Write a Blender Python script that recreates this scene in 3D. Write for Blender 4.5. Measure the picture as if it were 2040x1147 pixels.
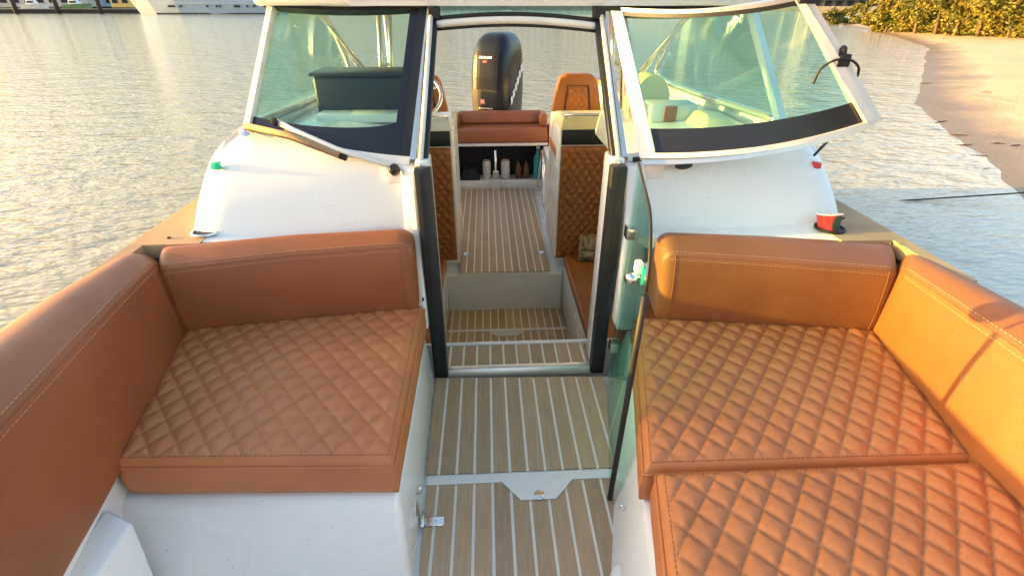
import bpy, bmesh, math, random
from mathutils import Vector, Matrix, noise
random.seed(7)
V = Vector
for o in list(bpy.data.objects): bpy.data.objects.remove(o)
scn = bpy.context.scene
col = scn.collection

# ------------------------------------------------------------------ camera
PITCH = math.atan(565/970.0); YAW = math.atan(55/970.0*math.cos(PITCH))
fw = V((math.sin(YAW)*math.cos(PITCH), math.cos(YAW)*math.cos(PITCH), -math.sin(PITCH)))
rt = V((math.cos(YAW), -math.sin(YAW), 0)); upv = rt.cross(fw)
cd = bpy.data.cameras.new('camera'); cam = bpy.data.objects.new('camera', cd); col.objects.link(cam)
cd.sensor_width = 36; cd.lens = 36*970/2040.0; cd.clip_start = 0.02; cd.clip_end = 6000
cam.matrix_world = Matrix(((rt.x, upv.x, -fw.x, -0.11), (rt.y, upv.y, -fw.y, 0.0), (rt.z, upv.z, -fw.z, 1.4), (0, 0, 0, 1)))
scn.camera = cam

# ------------------------------------------------------------------ sky, sun, exposure
SUN_EL = math.radians(6.8); SUN_AZ = math.radians(-87.0)      # azimuth from +Y, clockwise positive
SUN_DIR = V((math.sin(SUN_AZ)*math.cos(SUN_EL), math.cos(SUN_AZ)*math.cos(SUN_EL), math.sin(SUN_EL)))
w = bpy.data.worlds.new('World'); scn.world = w; w.use_nodes = True
nt = w.node_tree; nt.nodes.clear()
sky = nt.nodes.new('ShaderNodeTexSky'); sky.sky_type = 'NISHITA'; sky.sun_disc = False
sky.sun_elevation = SUN_EL; sky.sun_rotation = SUN_AZ; sky.air_density = 1.0; sky.dust_density = 4.5; sky.ozone_density = 1.0
bg = nt.nodes.new('ShaderNodeBackground'); bg.inputs[1].default_value = 0.15
wo = nt.nodes.new('ShaderNodeOutputWorld')
nt.links.new(sky.outputs[0], bg.inputs[0]); nt.links.new(bg.outputs[0], wo.inputs[0])
sd = bpy.data.lights.new('sun', 'SUN'); sd.energy = 3.6; sd.angle = math.radians(0.6); sd.color = (1.0, 0.55, 0.11)
sun = bpy.data.objects.new('sun', sd); col.objects.link(sun)
sun.rotation_euler = SUN_DIR.to_track_quat('Z', 'Y').to_euler(); sun.location = SUN_DIR*30
scn.view_settings.view_transform = 'Standard'; scn.view_settings.look = 'None'
scn.view_settings.gamma = 1.0; scn.view_settings.use_curve_mapping = False
scn.view_settings.exposure = 2.5

# ------------------------------------------------------------------ materials
def mat(name, color, rough=0.5, metal=0.0, var=0.0, vscale=8.0, bump=0.0, bscale=200.0, coat=0.0, spec=0.5, stretch=None, col2=None, specks=0.0, crease=0.0):
    m = bpy.data.materials.new(name); m.use_nodes = True
    n = m.node_tree; b = n.nodes['Principled BSDF']
    b.inputs['Base Color'].default_value = (*color, 1); b.inputs['Roughness'].default_value = rough
    b.inputs['Metallic'].default_value = metal; b.inputs['Coat Weight'].default_value = coat
    b.inputs['Coat Roughness'].default_value = 0.08
    b.inputs['Specular IOR Level'].default_value = spec
    tc = n.nodes.new('ShaderNodeTexCoord'); src = tc.outputs['Object']
    if stretch:
        mp = n.nodes.new('ShaderNodeMapping'); mp.inputs['Scale'].default_value = stretch
        n.links.new(src, mp.inputs[0]); src = mp.outputs[0]
    if var > 0 or col2:
        t = n.nodes.new('ShaderNodeTexNoise'); t.inputs['Scale'].default_value = vscale; t.inputs['Detail'].default_value = 6
        n.links.new(src, t.inputs[0])
        r = n.nodes.new('ShaderNodeValToRGB')
        r.color_ramp.elements[0].position = 0.3; r.color_ramp.elements[1].position = 0.72
        c2 = col2 if col2 else tuple(c*(1-var) for c in color)
        r.color_ramp.elements[0].color = (*c2, 1); r.color_ramp.elements[1].color = (*color, 1)
        n.links.new(t.outputs[0], r.inputs[0]); n.links.new(r.outputs[0], b.inputs['Base Color'])
        rr = n.nodes.new('ShaderNodeMapRange'); rr.inputs['To Min'].default_value = min(1, rough*1.25); rr.inputs['To Max'].default_value = rough*0.85
        n.links.new(t.outputs[0], rr.inputs[0]); n.links.new(rr.outputs[0], b.inputs['Roughness'])
    if bump > 0:
        t2 = n.nodes.new('ShaderNodeTexNoise'); t2.inputs['Scale'].default_value = bscale; t2.inputs['Detail'].default_value = 3
        n.links.new(src, t2.inputs[0])
        bp = n.nodes.new('ShaderNodeBump'); bp.inputs['Strength'].default_value = bump; bp.inputs['Distance'].default_value = 0.002
        hsrc = t2.outputs[0]
        if crease > 0:                                   # soft wrinkles and dents on top of the grain
            t3 = n.nodes.new('ShaderNodeTexNoise'); t3.inputs['Scale'].default_value = 9; t3.inputs['Detail'].default_value = 4; t3.inputs['Distortion'].default_value = 1.2
            n.links.new(src, t3.inputs[0])
            ad = n.nodes.new('ShaderNodeMath'); ad.operation = 'MULTIPLY_ADD'; ad.inputs[1].default_value = crease
            n.links.new(t3.outputs[0], ad.inputs[0]); n.links.new(t2.outputs[0], ad.inputs[2]); hsrc = ad.outputs[0]
        n.links.new(hsrc, bp.inputs['Height']); n.links.new(bp.outputs[0], b.inputs['Normal'])
    if specks > 0:                                       # scattered dirt marks and scuffs
        v = n.nodes.new('ShaderNodeTexNoise'); v.inputs['Scale'].default_value = 95; v.inputs['Detail'].default_value = 2; v.inputs['Roughness'].default_value = 0.5
        n.links.new(tc.outputs['Object'], v.inputs[0])
        g = n.nodes.new('ShaderNodeMapRange'); g.inputs['From Min'].default_value = 0.69; g.inputs['From Max'].default_value = 0.78; g.inputs['To Max'].default_value = specks
        n.links.new(v.outputs[0], g.inputs[0])
        mxx = n.nodes.new('ShaderNodeMixRGB'); mxx.inputs[2].default_value = (0.30, 0.25, 0.19, 1)
        n.links.new(g.outputs[0], mxx.inputs[0])
        if b.inputs['Base Color'].is_linked: n.links.new(b.inputs['Base Color'].links[0].from_socket, mxx.inputs[1])
        else: mxx.inputs[1].default_value = (*color, 1)
        n.links.new(mxx.outputs[0], b.inputs['Base Color'])
    return m
def glass(name, tint, gl=0.06, rough=0.0):
    m = bpy.data.materials.new(name); m.use_nodes = True
    n = m.node_tree; n.nodes.clear()
    o = n.nodes.new('ShaderNodeOutputMaterial'); mx = n.nodes.new('ShaderNodeMixShader')
    t = n.nodes.new('ShaderNodeBsdfTransparent'); t.inputs[0].default_value = (*[c**0.5 for c in tint], 1)      # two faces to cross
    g = n.nodes.new('ShaderNodeBsdfGlossy'); g.inputs['Roughness'].default_value = rough
    lw = n.nodes.new('ShaderNodeLayerWeight'); lw.inputs['Blend'].default_value = 0.5
    pw = n.nodes.new('ShaderNodeMath'); pw.operation = 'POWER'; pw.inputs[1].default_value = 5.0
    ma = n.nodes.new('ShaderNodeMath'); ma.operation = 'MULTIPLY_ADD'; ma.inputs[1].default_value = 0.6; ma.inputs[2].default_value = 0.03
    n.links.new(lw.outputs['Facing'], pw.inputs[0]); n.links.new(pw.outputs[0], ma.inputs[0])
    n.links.new(ma.outputs[0], mx.inputs[0]); n.links.new(t.outputs[0], mx.inputs[1]); n.links.new(g.outputs[0], mx.inputs[2])
    n.links.new(mx.outputs[0], o.inputs[0])
    return m
M = {}
M['leather'] = mat('tan_leather', (0.315, 0.102, 0.034), 0.38, var=0.22, vscale=4, bump=0.5, bscale=650, crease=2.2)  # tan leather darkened: weaker light on upright backrests is put into the colour
M['leather_top'] = mat('tan_quilted_leather', (0.54, 0.195, 0.066), 0.46, var=0.22, vscale=4, bump=0.45, bscale=650, crease=2.5)  # same tan leather lightened: stronger light on seat tops painted in
M['leather_dark'] = mat('brown_leather', (0.36, 0.125, 0.022), 0.48, var=0.18, vscale=6, bump=0.25, bscale=700)
M['thread'] = mat('thread', (0.50, 0.25, 0.14), 0.8)
M['thread_dark'] = mat('thread_dark', (0.30, 0.11, 0.04), 0.8)
M['gel'] = mat('white_gelcoat', (0.80, 0.80, 0.79), 0.26, var=0.05, vscale=2.2, coat=0.35, bump=0.06, bscale=60, specks=0.5)
M['gel_rough'] = mat('white_nonskid', (0.76, 0.76, 0.75), 0.5, var=0.10, vscale=5, bump=0.3, bscale=260, specks=0.5)
M['grey_gel'] = mat('grey_gelcoat', (0.62, 0.62, 0.61), 0.4, var=0.12, vscale=4, bump=0.1, bscale=90)
M['teak'] = mat('tan_deck_foam', (0.50, 0.355, 0.225), 0.75, col2=(0.39, 0.275, 0.17), vscale=9, bump=0.5, bscale=50, stretch=(22, 1, 22), specks=0.35)
_n = M['teak'].node_tree; _b = _n.nodes['Principled BSDF']; _oi = _n.nodes.new('ShaderNodeObjectInfo')
_hs = _n.nodes.new('ShaderNodeHueSaturation'); _mr = _n.nodes.new('ShaderNodeMapRange'); _mr.inputs['To Min'].default_value = 0.88; _mr.inputs['To Max'].default_value = 1.1
_n.links.new(_oi.outputs['Random'], _mr.inputs[0]); _n.links.new(_mr.outputs[0], _hs.inputs['Value'])
_n.links.new(_b.inputs['Base Color'].links[0].from_socket, _hs.inputs['Color']); _n.links.new(_hs.outputs[0], _b.inputs['Base Color'])
M['caulk'] = mat('pale_caulk', (0.86, 0.83, 0.74), 0.6, var=0.06, vscale=20)
M['deck_tan'] = mat('tan_side_deck', (0.46, 0.30, 0.17), 0.7, var=0.2, vscale=6, bump=0.3, bscale=240)
M['black'] = mat('black_trim', (0.012, 0.014, 0.018), 0.4, var=0.3, vscale=8, bump=0.1, bscale=90)
M['rubber'] = mat('black_rubber', (0.010, 0.010, 0.011), 0.6)
M['navy'] = mat('dark_frit', (0.016, 0.018, 0.028), 0.18, var=0.2, vscale=6)
M['alu'] = mat('aluminium', (0.78, 0.78, 0.77), 0.28, metal=0.85, var=0.1, vscale=20, bump=0.08, bscale=120)
M['alu_white'] = mat('white_aluminium', (0.78, 0.76, 0.73), 0.3, var=0.12, vscale=15, bump=0.06, bscale=100)
M['chrome'] = mat('chrome', (0.8, 0.8, 0.8), 0.12, metal=1.0)
M['glass'] = glass('green_tinted_glass', (0.70, 0.92, 0.83))
M['glass2'] = glass('teal_tinted_glass', (0.56, 0.91, 0.88))
M['glassdoor'] = glass('green_door_glass', (0.56, 0.93, 0.78))
M['cowl'] = mat('black_cowling', (0.012, 0.014, 0.02), 0.30, coat=0.15, var=0.2, vscale=6, bump=0.04, bscale=40, spec=0.3)
M['cowl_panel'] = mat('dark_cowling_panel', (0.012, 0.013, 0.022), 0.35, var=0.2, vscale=8, spec=0.25)
M['mark_white'] = mat('white_marking', (0.75, 0.75, 0.75), 0.5)
M['mark_red'] = mat('red_marking', (0.62, 0.16, 0.12), 0.5)
M['red'] = mat('red_paper', (0.62, 0.04, 0.035), 0.55, var=0.15, vscale=30)
M['dgreen'] = mat('dark_green_print', (0.01, 0.075, 0.03), 0.5)
M['navgreen'] = mat('green_lens', (0.02, 0.55, 0.35), 0.15)
M['navred'] = mat('red_lens', (0.7, 0.05, 0.06), 0.15)
M['cream'] = mat('cream_vinyl', (0.76, 0.68, 0.40), 0.45, var=0.1, vscale=6)  # yellow warmth of the low sun is mixed into this colour
M['teal'] = mat('teal_plastic', (0.02, 0.30, 0.30), 0.35)
M['can'] = mat('white_can', (0.66, 0.66, 0.66), 0.35, var=0.3, vscale=40)
M['bottle'] = mat('brown_bottle', (0.13, 0.045, 0.018), 0.15)
M['foil'] = mat('foil_bag', (0.45, 0.36, 0.26), 0.3, metal=0.5, col2=(0.16, 0.10, 0.05), vscale=18, bump=0.5, bscale=40)
M['dark'] = mat('dark_cloth', (0.02, 0.02, 0.025), 0.8, var=0.3, vscale=20)
M['bark'] = mat('bark', (0.16, 0.11, 0.07), 0.9, var=0.4, vscale=4, bump=0.6, bscale=20)
M['leafA'] = mat('leaf_olive', (0.20, 0.155, 0.012), 0.55, col2=(0.09, 0.095, 0.010), vscale=1.4)
M['leafB'] = mat('leaf_green', (0.16, 0.14, 0.014), 0.55, col2=(0.06, 0.08, 0.012), vscale=1.2)
M['hull_blue'] = mat('blue_grey_hull', (0.40, 0.50, 0.62), 0.3, var=0.06, vscale=0.4)
M['win_dark'] = mat('dark_window', (0.02, 0.025, 0.035), 0.12)
M['stucco'] = mat('beige_stucco', (0.50, 0.42, 0.32), 0.85, var=0.2, vscale=0.3)
M['stucco2'] = mat('pale_stucco', (0.55, 0.53, 0.50), 0.85, var=0.2, vscale=0.3)
M['concrete'] = mat('concrete', (0.27, 0.25, 0.23), 0.9, var=0.4, vscale=0.8, bump=0.4, bscale=6)
M['wood_dark'] = mat('dark_piling_wood', (0.06, 0.05, 0.045), 0.9, var=0.4, vscale=2)
M['yellow'] = mat('yellow_paint', (0.62, 0.47, 0.16), 0.6, var=0.15, vscale=1)
M['boatgreen'] = mat('green_boat_paint', (0.22, 0.34, 0.17), 0.4, var=0.15, vscale=1)
M['roof_red'] = mat('clay_roof', (0.30, 0.13, 0.08), 0.9, var=0.3, vscale=2)
M['twig'] = mat('driftwood', (0.07, 0.045, 0.03), 0.9, var=0.4, vscale=30)
M['ropem'] = mat('dark_rope', (0.03, 0.028, 0.026), 0.9, bump=0.5, bscale=300)

# ------------------------------------------------------------------ helpers
def link(o, parent=None):
    col.objects.link(o)
    if parent is not None:
        o.parent = parent
        if parent.type == 'EMPTY': o.matrix_parent_inverse = Matrix.Translation(-V(parent.location))
    return o
def thing(name, label, cat, loc=(0, 0, 0), group=None):
    o = bpy.data.objects.new(name, None); o.location = loc; o.empty_display_size = 0.1
    col.objects.link(o); o['label'] = label; o['category'] = cat
    if group: o['group'] = group
    return o
def mesh(name, vs, fs, m, parent=None, smooth=False, recalc=True):
    me = bpy.data.meshes.new(name); me.from_pydata([tuple(v) for v in vs], [], fs)
    if recalc:
        b = bmesh.new(); b.from_mesh(me); bmesh.ops.recalc_face_normals(b, faces=b.faces); b.to_mesh(me); b.free()
    if smooth: me.polygons.foreach_set('use_smooth', [True]*len(me.polygons))
    me.materials.append(M[m] if isinstance(m, str) else m)
    return link(bpy.data.objects.new(name, me), parent)
def structure(o): o['kind'] = 'structure'; return o
def finish_bm(name, b, m, parent, smooth_angle=None):
    me = bpy.data.meshes.new(name); bmesh.ops.recalc_face_normals(b, faces=b.faces)
    b.to_mesh(me); b.free()
    if smooth_angle is not None:
        me.polygons.foreach_set('use_smooth', [True]*len(me.polygons))
        try: me.set_sharp_from_angle(angle=smooth_angle)
        except Exception: pass
    me.materials.append(M[m] if isinstance(m, str) else m)
    return link(bpy.data.objects.new(name, me), parent)
def prism(name, bot, top, m, parent=None, bevel=0.0, seg=2):
    b = bmesh.new(); n = len(bot)
    lo = [b.verts.new(p) for p in bot]; hi = [b.verts.new(p) for p in top]
    b.faces.new(lo[::-1]); b.faces.new(hi)
    for i in range(n): b.faces.new((lo[i], lo[(i+1) % n], hi[(i+1) % n], hi[i]))
    if bevel > 0: bmesh.ops.bevel(b, geom=b.edges[:], offset=bevel, segments=seg, affect='EDGES', profile=0.5, clamp_overlap=True)
    return finish_bm(name, b, m, parent, math.radians(40) if bevel > 0 else None)
def box(name, lo, hi, m, parent=None, bevel=0.0, seg=2):
    (a, b_, c), (d, e, f) = lo, hi
    return prism(name, [(a, b_, c), (d, b_, c), (d, e, c), (a, e, c)], [(a, b_, f), (d, b_, f), (d, e, f), (a, e, f)], m, parent, bevel, seg)
def flat(name, pts, z0, z1, m, parent=None, bevel=0.0):
    return prism(name, [(x, y, z0) for x, y in pts], [(x, y, z1) for x, y in pts], m, parent, bevel, 1)
def tube(name, pts, r, m, parent=None, n=10, closed=False, flatz=1.0):
    pts = [V(p) for p in pts]; L = len(pts); vs = []; fs = []; last = None
    rad = r if isinstance(r, (list, tuple)) else [r]*L
    for i, p in enumerate(pts):
        a = pts[(i-1) % L] if (closed or i > 0) else p; c = pts[(i+1) % L] if (closed or i < L-1) else p
        t = (c-a).normalized()
        if last is None: u = t.orthogonal().normalized() if abs(t.z) > 0.95 else t.cross(V((0, 0, 1))).normalized()
        else: u = (last-t*last.dot(t)).normalized()
        last = u; v2 = t.cross(u)
        for k in range(n):
            an = 2*math.pi*k/n; vs.append(p+u*math.cos(an)*rad[i]+v2*math.sin(an)*rad[i]*flatz)
    for i in range(L if closed else L-1):
        for k in range(n):
            j = (i+1) % L
            fs.append((i*n+k, i*n+(k+1) % n, j*n+(k+1) % n, j*n+k))
    if not closed: fs += [tuple(range(n))[::-1], tuple(range((L-1)*n, L*n))]
    return mesh(name, vs, fs, m, parent, True)
def smooth_path(ctrl, per=8, closed=False):
    c = [V(p) for p in ctrl]; out = []; n = len(c)
    for i in range(n if closed else n-1):
        g = (lambda k: c[k % n]) if closed else (lambda k: c[max(0, min(n-1, k))])
        p0, p1, p2, p3 = g(i-1), g(i), g(i+1), g(i+2)
        for k in range(per):
            t = k/per
            out.append(0.5*((2*p1)+(p2-p0)*t+(2*p0-5*p1+4*p2-p3)*t*t+(3*p1-p0-3*p2+p3)*t**3))
    if not closed: out.append(c[-1])
    return out
def lathe(name, prof, center, m, parent=None, n=20, axis=V((0, 0, 1))):
    q = V((0, 0, 1)).rotation_difference(V(axis).normalized()); c = V(center); vs = []; fs = []
    for (r, z) in prof:
        for k in range(n):
            a = 2*math.pi*k/n; vs.append(c+q @ V((r*math.cos(a), r*math.sin(a), z)))
    for i in range(len(prof)-1):
        for k in range(n): fs.append((i*n+k, i*n+(k+1) % n, (i+1)*n+(k+1) % n, (i+1)*n+k))
    fs += [tuple(range(n))[::-1], tuple(range((len(prof)-1)*n, len(prof)*n))]
    o = mesh(name, vs, fs, m, parent, True)
    try: o.data.set_sharp_from_angle(angle=math.radians(45))
    except Exception: pass
    return o
class Patch:                                      # bilinear surface with a bulge; u along, v up
    def __init__(s, p00, p10, p11, p01, bulge=(0, 0, 0)): s.p = [V(x) for x in (p00, p10, p11, p01)]; s.b = V(bulge)
    def at(s, u, v):
        a, b, c, d = s.p
        return a*(1-u)*(1-v)+b*u*(1-v)+c*u*v+d*(1-u)*v+s.b*(4*u*(1-u))
    def nrm(s, u, v):
        e = 1e-3; return (s.at(u+e, v)-s.at(u-e, v)).cross(s.at(u, v+e)-s.at(u, v-e)).normalized()
def slab(name, P, u0, u1, v0, v1, off, th, m, parent=None, nu=14, nv=2):
    vs = []; fs = []
    for s_ in (off, off+th):
        for j in range(nv+1):
            for i in range(nu+1):
                u = u0+(u1-u0)*i/nu; v = v0+(v1-v0)*j/nv; vs.append(P.at(u, v)+P.nrm(u, v)*s_)
    k = (nu+1)*(nv+1); ix = lambda s_, i, j: s_*k+j*(nu+1)+i
    for j in range(nv):
        for i in range(nu):
            fs.append((ix(0, i, j), ix(0, i, j+1), ix(0, i+1, j+1), ix(0, i+1, j))); fs.append((ix(1, i, j), ix(1, i+1, j), ix(1, i+1, j+1), ix(1, i, j+1)))
    for i in range(nu):
        for j in (0, nv): fs.append((ix(0, i, j), ix(0, i+1, j), ix(1, i+1, j), ix(1, i, j)))
    for j in range(nv):
        for i in (0, nu): fs.append((ix(0, i, j), ix(0, i, j+1), ix(1, i, j+1), ix(1, i, j)))
    o = mesh(name, vs, fs, m, parent, True)
    try: o.data.set_sharp_from_angle(angle=math.radians(35))
    except Exception: pass
    return o
def roundpoly(pts, rad, n=5):
    out = []; L = len(pts)
    for i in range(L):
        p = pts[i]; a = pts[i-1]-p; c = pts[(i+1) % L]-p; r = rad[i] if isinstance(rad, (list, tuple)) else rad
        ra = min(r, a.length*0.48); rc = min(r, c.length*0.48)
        A = p+a.normalized()*ra; Cc = p+c.normalized()*rc
        for k in range(n+1):
            t = k/n; out.append(A*(1-t)**2+p*2*t*(1-t)+Cc*t*t)
    return out
def clip(poly, a, b):                            # keep the left side of a->b
    out = []; f = lambda p: (b[0]-a[0])*(p[1]-a[1])-(b[1]-a[1])*(p[0]-a[0])
    for i in range(len(poly)):
        p, q = poly[i], poly[(i+1) % len(poly)]; fp, fq = f(p), f(q)
        if fp >= 0: out.append(p)
        if fp*fq < 0: t = fp/(fp-fq); out.append((p[0]+(q[0]-p[0])*t, p[1]+(q[1]-p[1])*t))
    return out
def dashes(name, pts, m, parent, dash=0.006, gap=0.004, wd=0.0012, normals=None):
    vs = []; fs = []; acc = 0.0; pts = [V(p) for p in pts]
    seglen = [(pts[i+1]-pts[i]).length for i in range(len(pts)-1)]; tot = sum(seglen); s = 0.0
    def at(d):
        for i, l in enumerate(seglen):
            if d <= l or i == len(seglen)-1: return pts[i].lerp(pts[i+1], min(1, d/max(l, 1e-9))), (pts[i+1]-pts[i]).normalized()
            d -= l
    while s+dash < tot:
        p, t = at(s); q, _ = at(s+dash); u = t.cross(V((0, 0, 1)))
        if u.length < 1e-4: u = V((1, 0, 0))
        u = u.normalized()*wd; v = t.cross(u).normalized()*wd; k = len(vs)
        vs += [p+u+v, p-u+v, p-u-v, p+u-v, q+u+v, q-u+v, q-u-v, q+u-v]
        fs += [(k, k+1, k+2, k+3), (k+4, k+7, k+6, k+5)]+[(k+i, k+4+i, k+4+(i+1) % 4, k+(i+1) % 4) for i in range(4)]
        s += dash+gap
    if not vs: return None
    o = mesh(name, vs, fs, m, parent); o['kind'] = 'stuff'; return o

# ================================================================== SETTING
WZ = -0.7
# --- water
wm = bpy.data.materials.new('sea_water'); wm.use_nodes = True
n = wm.node_tree; b = n.nodes['Principled BSDF']
b.inputs['Roughness'].default_value = 0.06; b.inputs['IOR'].default_value = 1.33
tc = n.nodes.new('ShaderNodeTexCoord')
def nz(scale, st, det=2, rot=0.0, rough=0.5):
    mp = n.nodes.new('ShaderNodeMapping'); mp.inputs['Scale'].default_value = st; mp.inputs['Rotation'].default_value = (0, 0, rot)
    t = n.nodes.new('ShaderNodeTexNoise'); t.inputs['Scale'].default_value = scale; t.inputs['Detail'].default_value = det; t.inputs['Roughness'].default_value = rough
    n.links.new(tc.outputs['Object'], mp.inputs[0]); n.links.new(mp.outputs[0], t.inputs[0]); return t.outputs[0]
def mth(op, a, b2):
    q = n.nodes.new('ShaderNodeMath'); q.operation = op
    for i, x in enumerate((a, b2)):
        if isinstance(x, (int, float)): q.inputs[i].default_value = x
        else: n.links.new(x, q.inputs[i])
    return q.outputs[0]
h = mth('ADD', mth('MULTIPLY', nz(0.8, (1, 1.7, 1), 2, -0.35), 0.055), mth('MULTIPLY', nz(3.6, (0.7, 1.7, 1), 3, -0.3), 0.048))
h = mth('ADD', h, mth('MULTIPLY', nz(10.0, (0.8, 1.6, 1), 2, 0.2), 0.010))
bp = n.nodes.new('ShaderNodeBump'); bp.inputs['Strength'].default_value = 0.9; bp.inputs['Distance'].default_value = 1.0
n.links.new(h, bp.inputs['Height']); n.links.new(bp.outputs[0], b.inputs['Normal'])
# shallow sand-bottomed water by the beach is paler than the deep channel
sp = n.nodes.new('ShaderNodeSeparateXYZ'); n.links.new(tc.outputs['Object'], sp.inputs[0])
mr = n.nodes.new('ShaderNodeMapRange'); mr.inputs['From Min'].default_value = -1.0; mr.inputs['From Max'].default_value = 5.0
n.links.new(mth('SUBTRACT', sp.outputs[0], mth('MULTIPLY', sp.outputs[1], 0.62)), mr.inputs[0])
cr = n.nodes.new('ShaderNodeMixRGB'); cr.inputs[1].default_value = (0.27, 0.26, 0.20, 1); cr.inputs[2].default_value = (0.68, 0.69, 0.67, 1)
n.links.new(mr.outputs[0], cr.inputs[0]); n.links.new(cr.outputs[0], b.inputs['Base Color'])
S = 3000
HOLE = [(-1.3, 0.10), (-1.1, 0.38), (-0.7, 0.64), (-0.2, 0.85), (0.4, 0.98), (1.0, 1.05), (1.8, 1.09), (3.0, 1.09), (4.5, 1.06), (5.72, 1.02)]
hole = [(-x, y) for y, x in HOLE][::-1]+[(x, y) for y, x in HOLE]          # the water does not run through the hull
hb_ = bmesh.new()
inn = [hb_.verts.new((x, y, WZ)) for x, y in hole]; cy_ = 2.2
outv = []
for x, y in hole:
    k = S/max(abs(x), abs(y-cy_)); outv.append(hb_.verts.new((x*k, cy_+(y-cy_)*k, WZ)))
NH = len(hole)
for i in range(NH): hb_.faces.new((inn[i], inn[(i+1) % NH], outv[(i+1) % NH], outv[i]))
for f_ in hb_.faces:
    f_.normal_update()
    if f_.normal.z < 0: f_.normal_flip()
me_ = bpy.data.meshes.new('water'); hb_.to_mesh(me_); hb_.free(); me_.materials.append(wm)
wo_ = bpy.data.objects.new('water', me_); col.objects.link(wo_); structure(wo_)

# --- beach
sm = bpy.data.materials.new('beach_sand'); sm.use_nodes = True
n = sm.node_tree; b = n.nodes['Principled BSDF']; tc = n.nodes.new('ShaderNodeTexCoord')
b.inputs['Roughness'].default_value = 0.9
n1 = nz(0.9, (1, 1, 1), 8, 0, 0.65); n2 = nz(14, (1, 1, 1), 6, 0, 0.7); n3 = nz(0.25, (1, 1, 1), 3)
r = n.nodes.new('ShaderNodeValToRGB'); r.color_ramp.elements[0].position = 0.3; r.color_ramp.elements[1].position = 0.7
r.color_ramp.elements[0].color = (0.47, 0.36, 0.25, 1); r.color_ramp.elements[1].color = (0.62, 0.49, 0.36, 1)
n.links.new(mth('ADD', mth('MULTIPLY', n1, 0.6), mth('MULTIPLY', n2, 0.4)), r.inputs[0])
sp = n.nodes.new('ShaderNodeSeparateXYZ'); n.links.new(tc.outputs['Object'], sp.inputs[0])
wet = n.nodes.new('ShaderNodeMapRange'); wet.inputs['From Min'].default_value = WZ+0.02; wet.inputs['From Max'].default_value = WZ+0.10
n.links.new(mth('ADD', sp.outputs[2], mth('MULTIPLY', mth('SUBTRACT', n1, 0.5), 0.10)), wet.inputs[0])
mx = n.nodes.new('ShaderNodeMixRGB'); mx.inputs[1].default_value = (0.20, 0.155, 0.115, 1)
n.links.new(wet.outputs[0], mx.inputs[0]); n.links.new(r.outputs[0], mx.inputs[2]); n.links.new(mx.outputs[0], b.inputs['Base Color'])
rg = n.nodes.new('ShaderNodeMapRange'); rg.inputs['To Min'].default_value = 0.35; rg.inputs['To Max'].default_value = 0.92
n.links.new(wet.outputs[0], rg.inputs[0]); n.links.new(rg.outputs[0], b.inputs['Roughness'])
bp = n.nodes.new('ShaderNodeBump'); bp.inputs['Strength'].default_value = 0.7; bp.inputs['Distance'].default_value = 0.05
n.links.new(mth('ADD', n2, mth('MULTIPLY', n1, 1.5)), bp.inputs['Height']); n.links.new(bp.outputs[0], b.inputs['Normal'])
SH = [(-200, 4.0), (-20, 4.6), (0, 5.25), (2.5, 5.65), (4.2, 6.1), (5.5, 6.58), (6.65, 7.34), (8.1, 8.07), (10.6, 9.42), (13.3, 11.4), (20.4, 17.3), (29, 24.5), (38.4, 29.9), (55.6, 38.2), (71.4, 45.4), (90, 62), (120, 110), (200, 260)]
def shoreX(y):
    for i in range(len(SH)-1):
        (y0, x0), (y1, x1) = SH[i], SH[i+1]
        if y <= y1 or i == len(SH)-2: t = (y-y0)/(y1-y0); sl = (x1-x0)/(y1-y0); return x0+(x1-x0)*t, 1/math.sqrt(1+sl*sl)
def sandZ(x, y):
    xs, c = shoreX(y); wob = 0.25*noise.noise(V((y*0.45, 3.1, 0)))+0.1*noise.noise(V((y*1.7, 8.1, 0)))
    d = (x-xs-wob)*c
    z = WZ+(0.62*(1-math.exp(-d/9.0)) if d > 0 else 0.09*d)
    if d > 0: z += min(1, d)*0.03*noise.noise(V((x*0.6, y*0.6, 1.0)))+min(1, d/2)*0.012*noise.noise(V((x*3, y*3, 4.0)))
    return max(z, WZ-0.9)
xs = [3.5+i*0.12 for i in range(80)]; 
while xs[-1] < 300: xs.append(xs[-1]*1.03)
ys = [-30+i*1.5 for i in range(20)]; ys += [0+i*0.12 for i in range(110)]
while ys[-1] < 110: ys.append(ys[-1]*1.022)
vs = [(x, y, sandZ(x, y)) for y in ys for x in xs]; nx = len(xs)
fs = [(j*nx+i, j*nx+i+1, (j+1)*nx+i+1, (j+1)*nx+i) for j in range(len(ys)-1) for i in range(nx-1)]
structure(mesh('beach', vs, fs, sm, None, True))

# ================================================================== BOAT
boat = thing('boat', 'white open bow motor boat with tan deck strips, glass windscreens and hard roof', 'boat', (0, 2, WZ))
# --- hull
OUT = [(-1.9, 0.02), (-1.7, 0.40), (-1.3, 0.74), (-0.8, 1.00), (-0.2, 1.19), (0.4, 1.28), (1.0, 1.325), (1.12, 1.33), (1.24, 1.333), (1.8, 1.345), (3.0, 1.34), (4.5, 1.30), (5.8, 1.25)]
def outX(y):
    for i in range(len(OUT)-1):
        if y <= OUT[i+1][0]: t = (y-OUT[i][0])/(OUT[i+1][0]-OUT[i][0]); return OUT[i][1]+(OUT[i+1][1]-OUT[i][1])*t
    return OUT[-1][1]
ring = [(-x, y) for y, x in OUT][::-1]+[(x, y) for y, x in OUT]
vs = []; fs = []; lv = [(0.69, 1.0, 0), (0.60, 1.004, 0), (0.2, 0.97, 0.05), (-0.3, 0.91, 0.12), (-0.75, 0.84, 0.25), (-1.0, 0.70, 0.35)]
for z, sc, sh in lv: vs += [(x*sc, y+(sh if y < 0 else 0), z-(0.09 if z > 0.5 and y < 1.2 else 0)) for x, y in ring]
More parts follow.
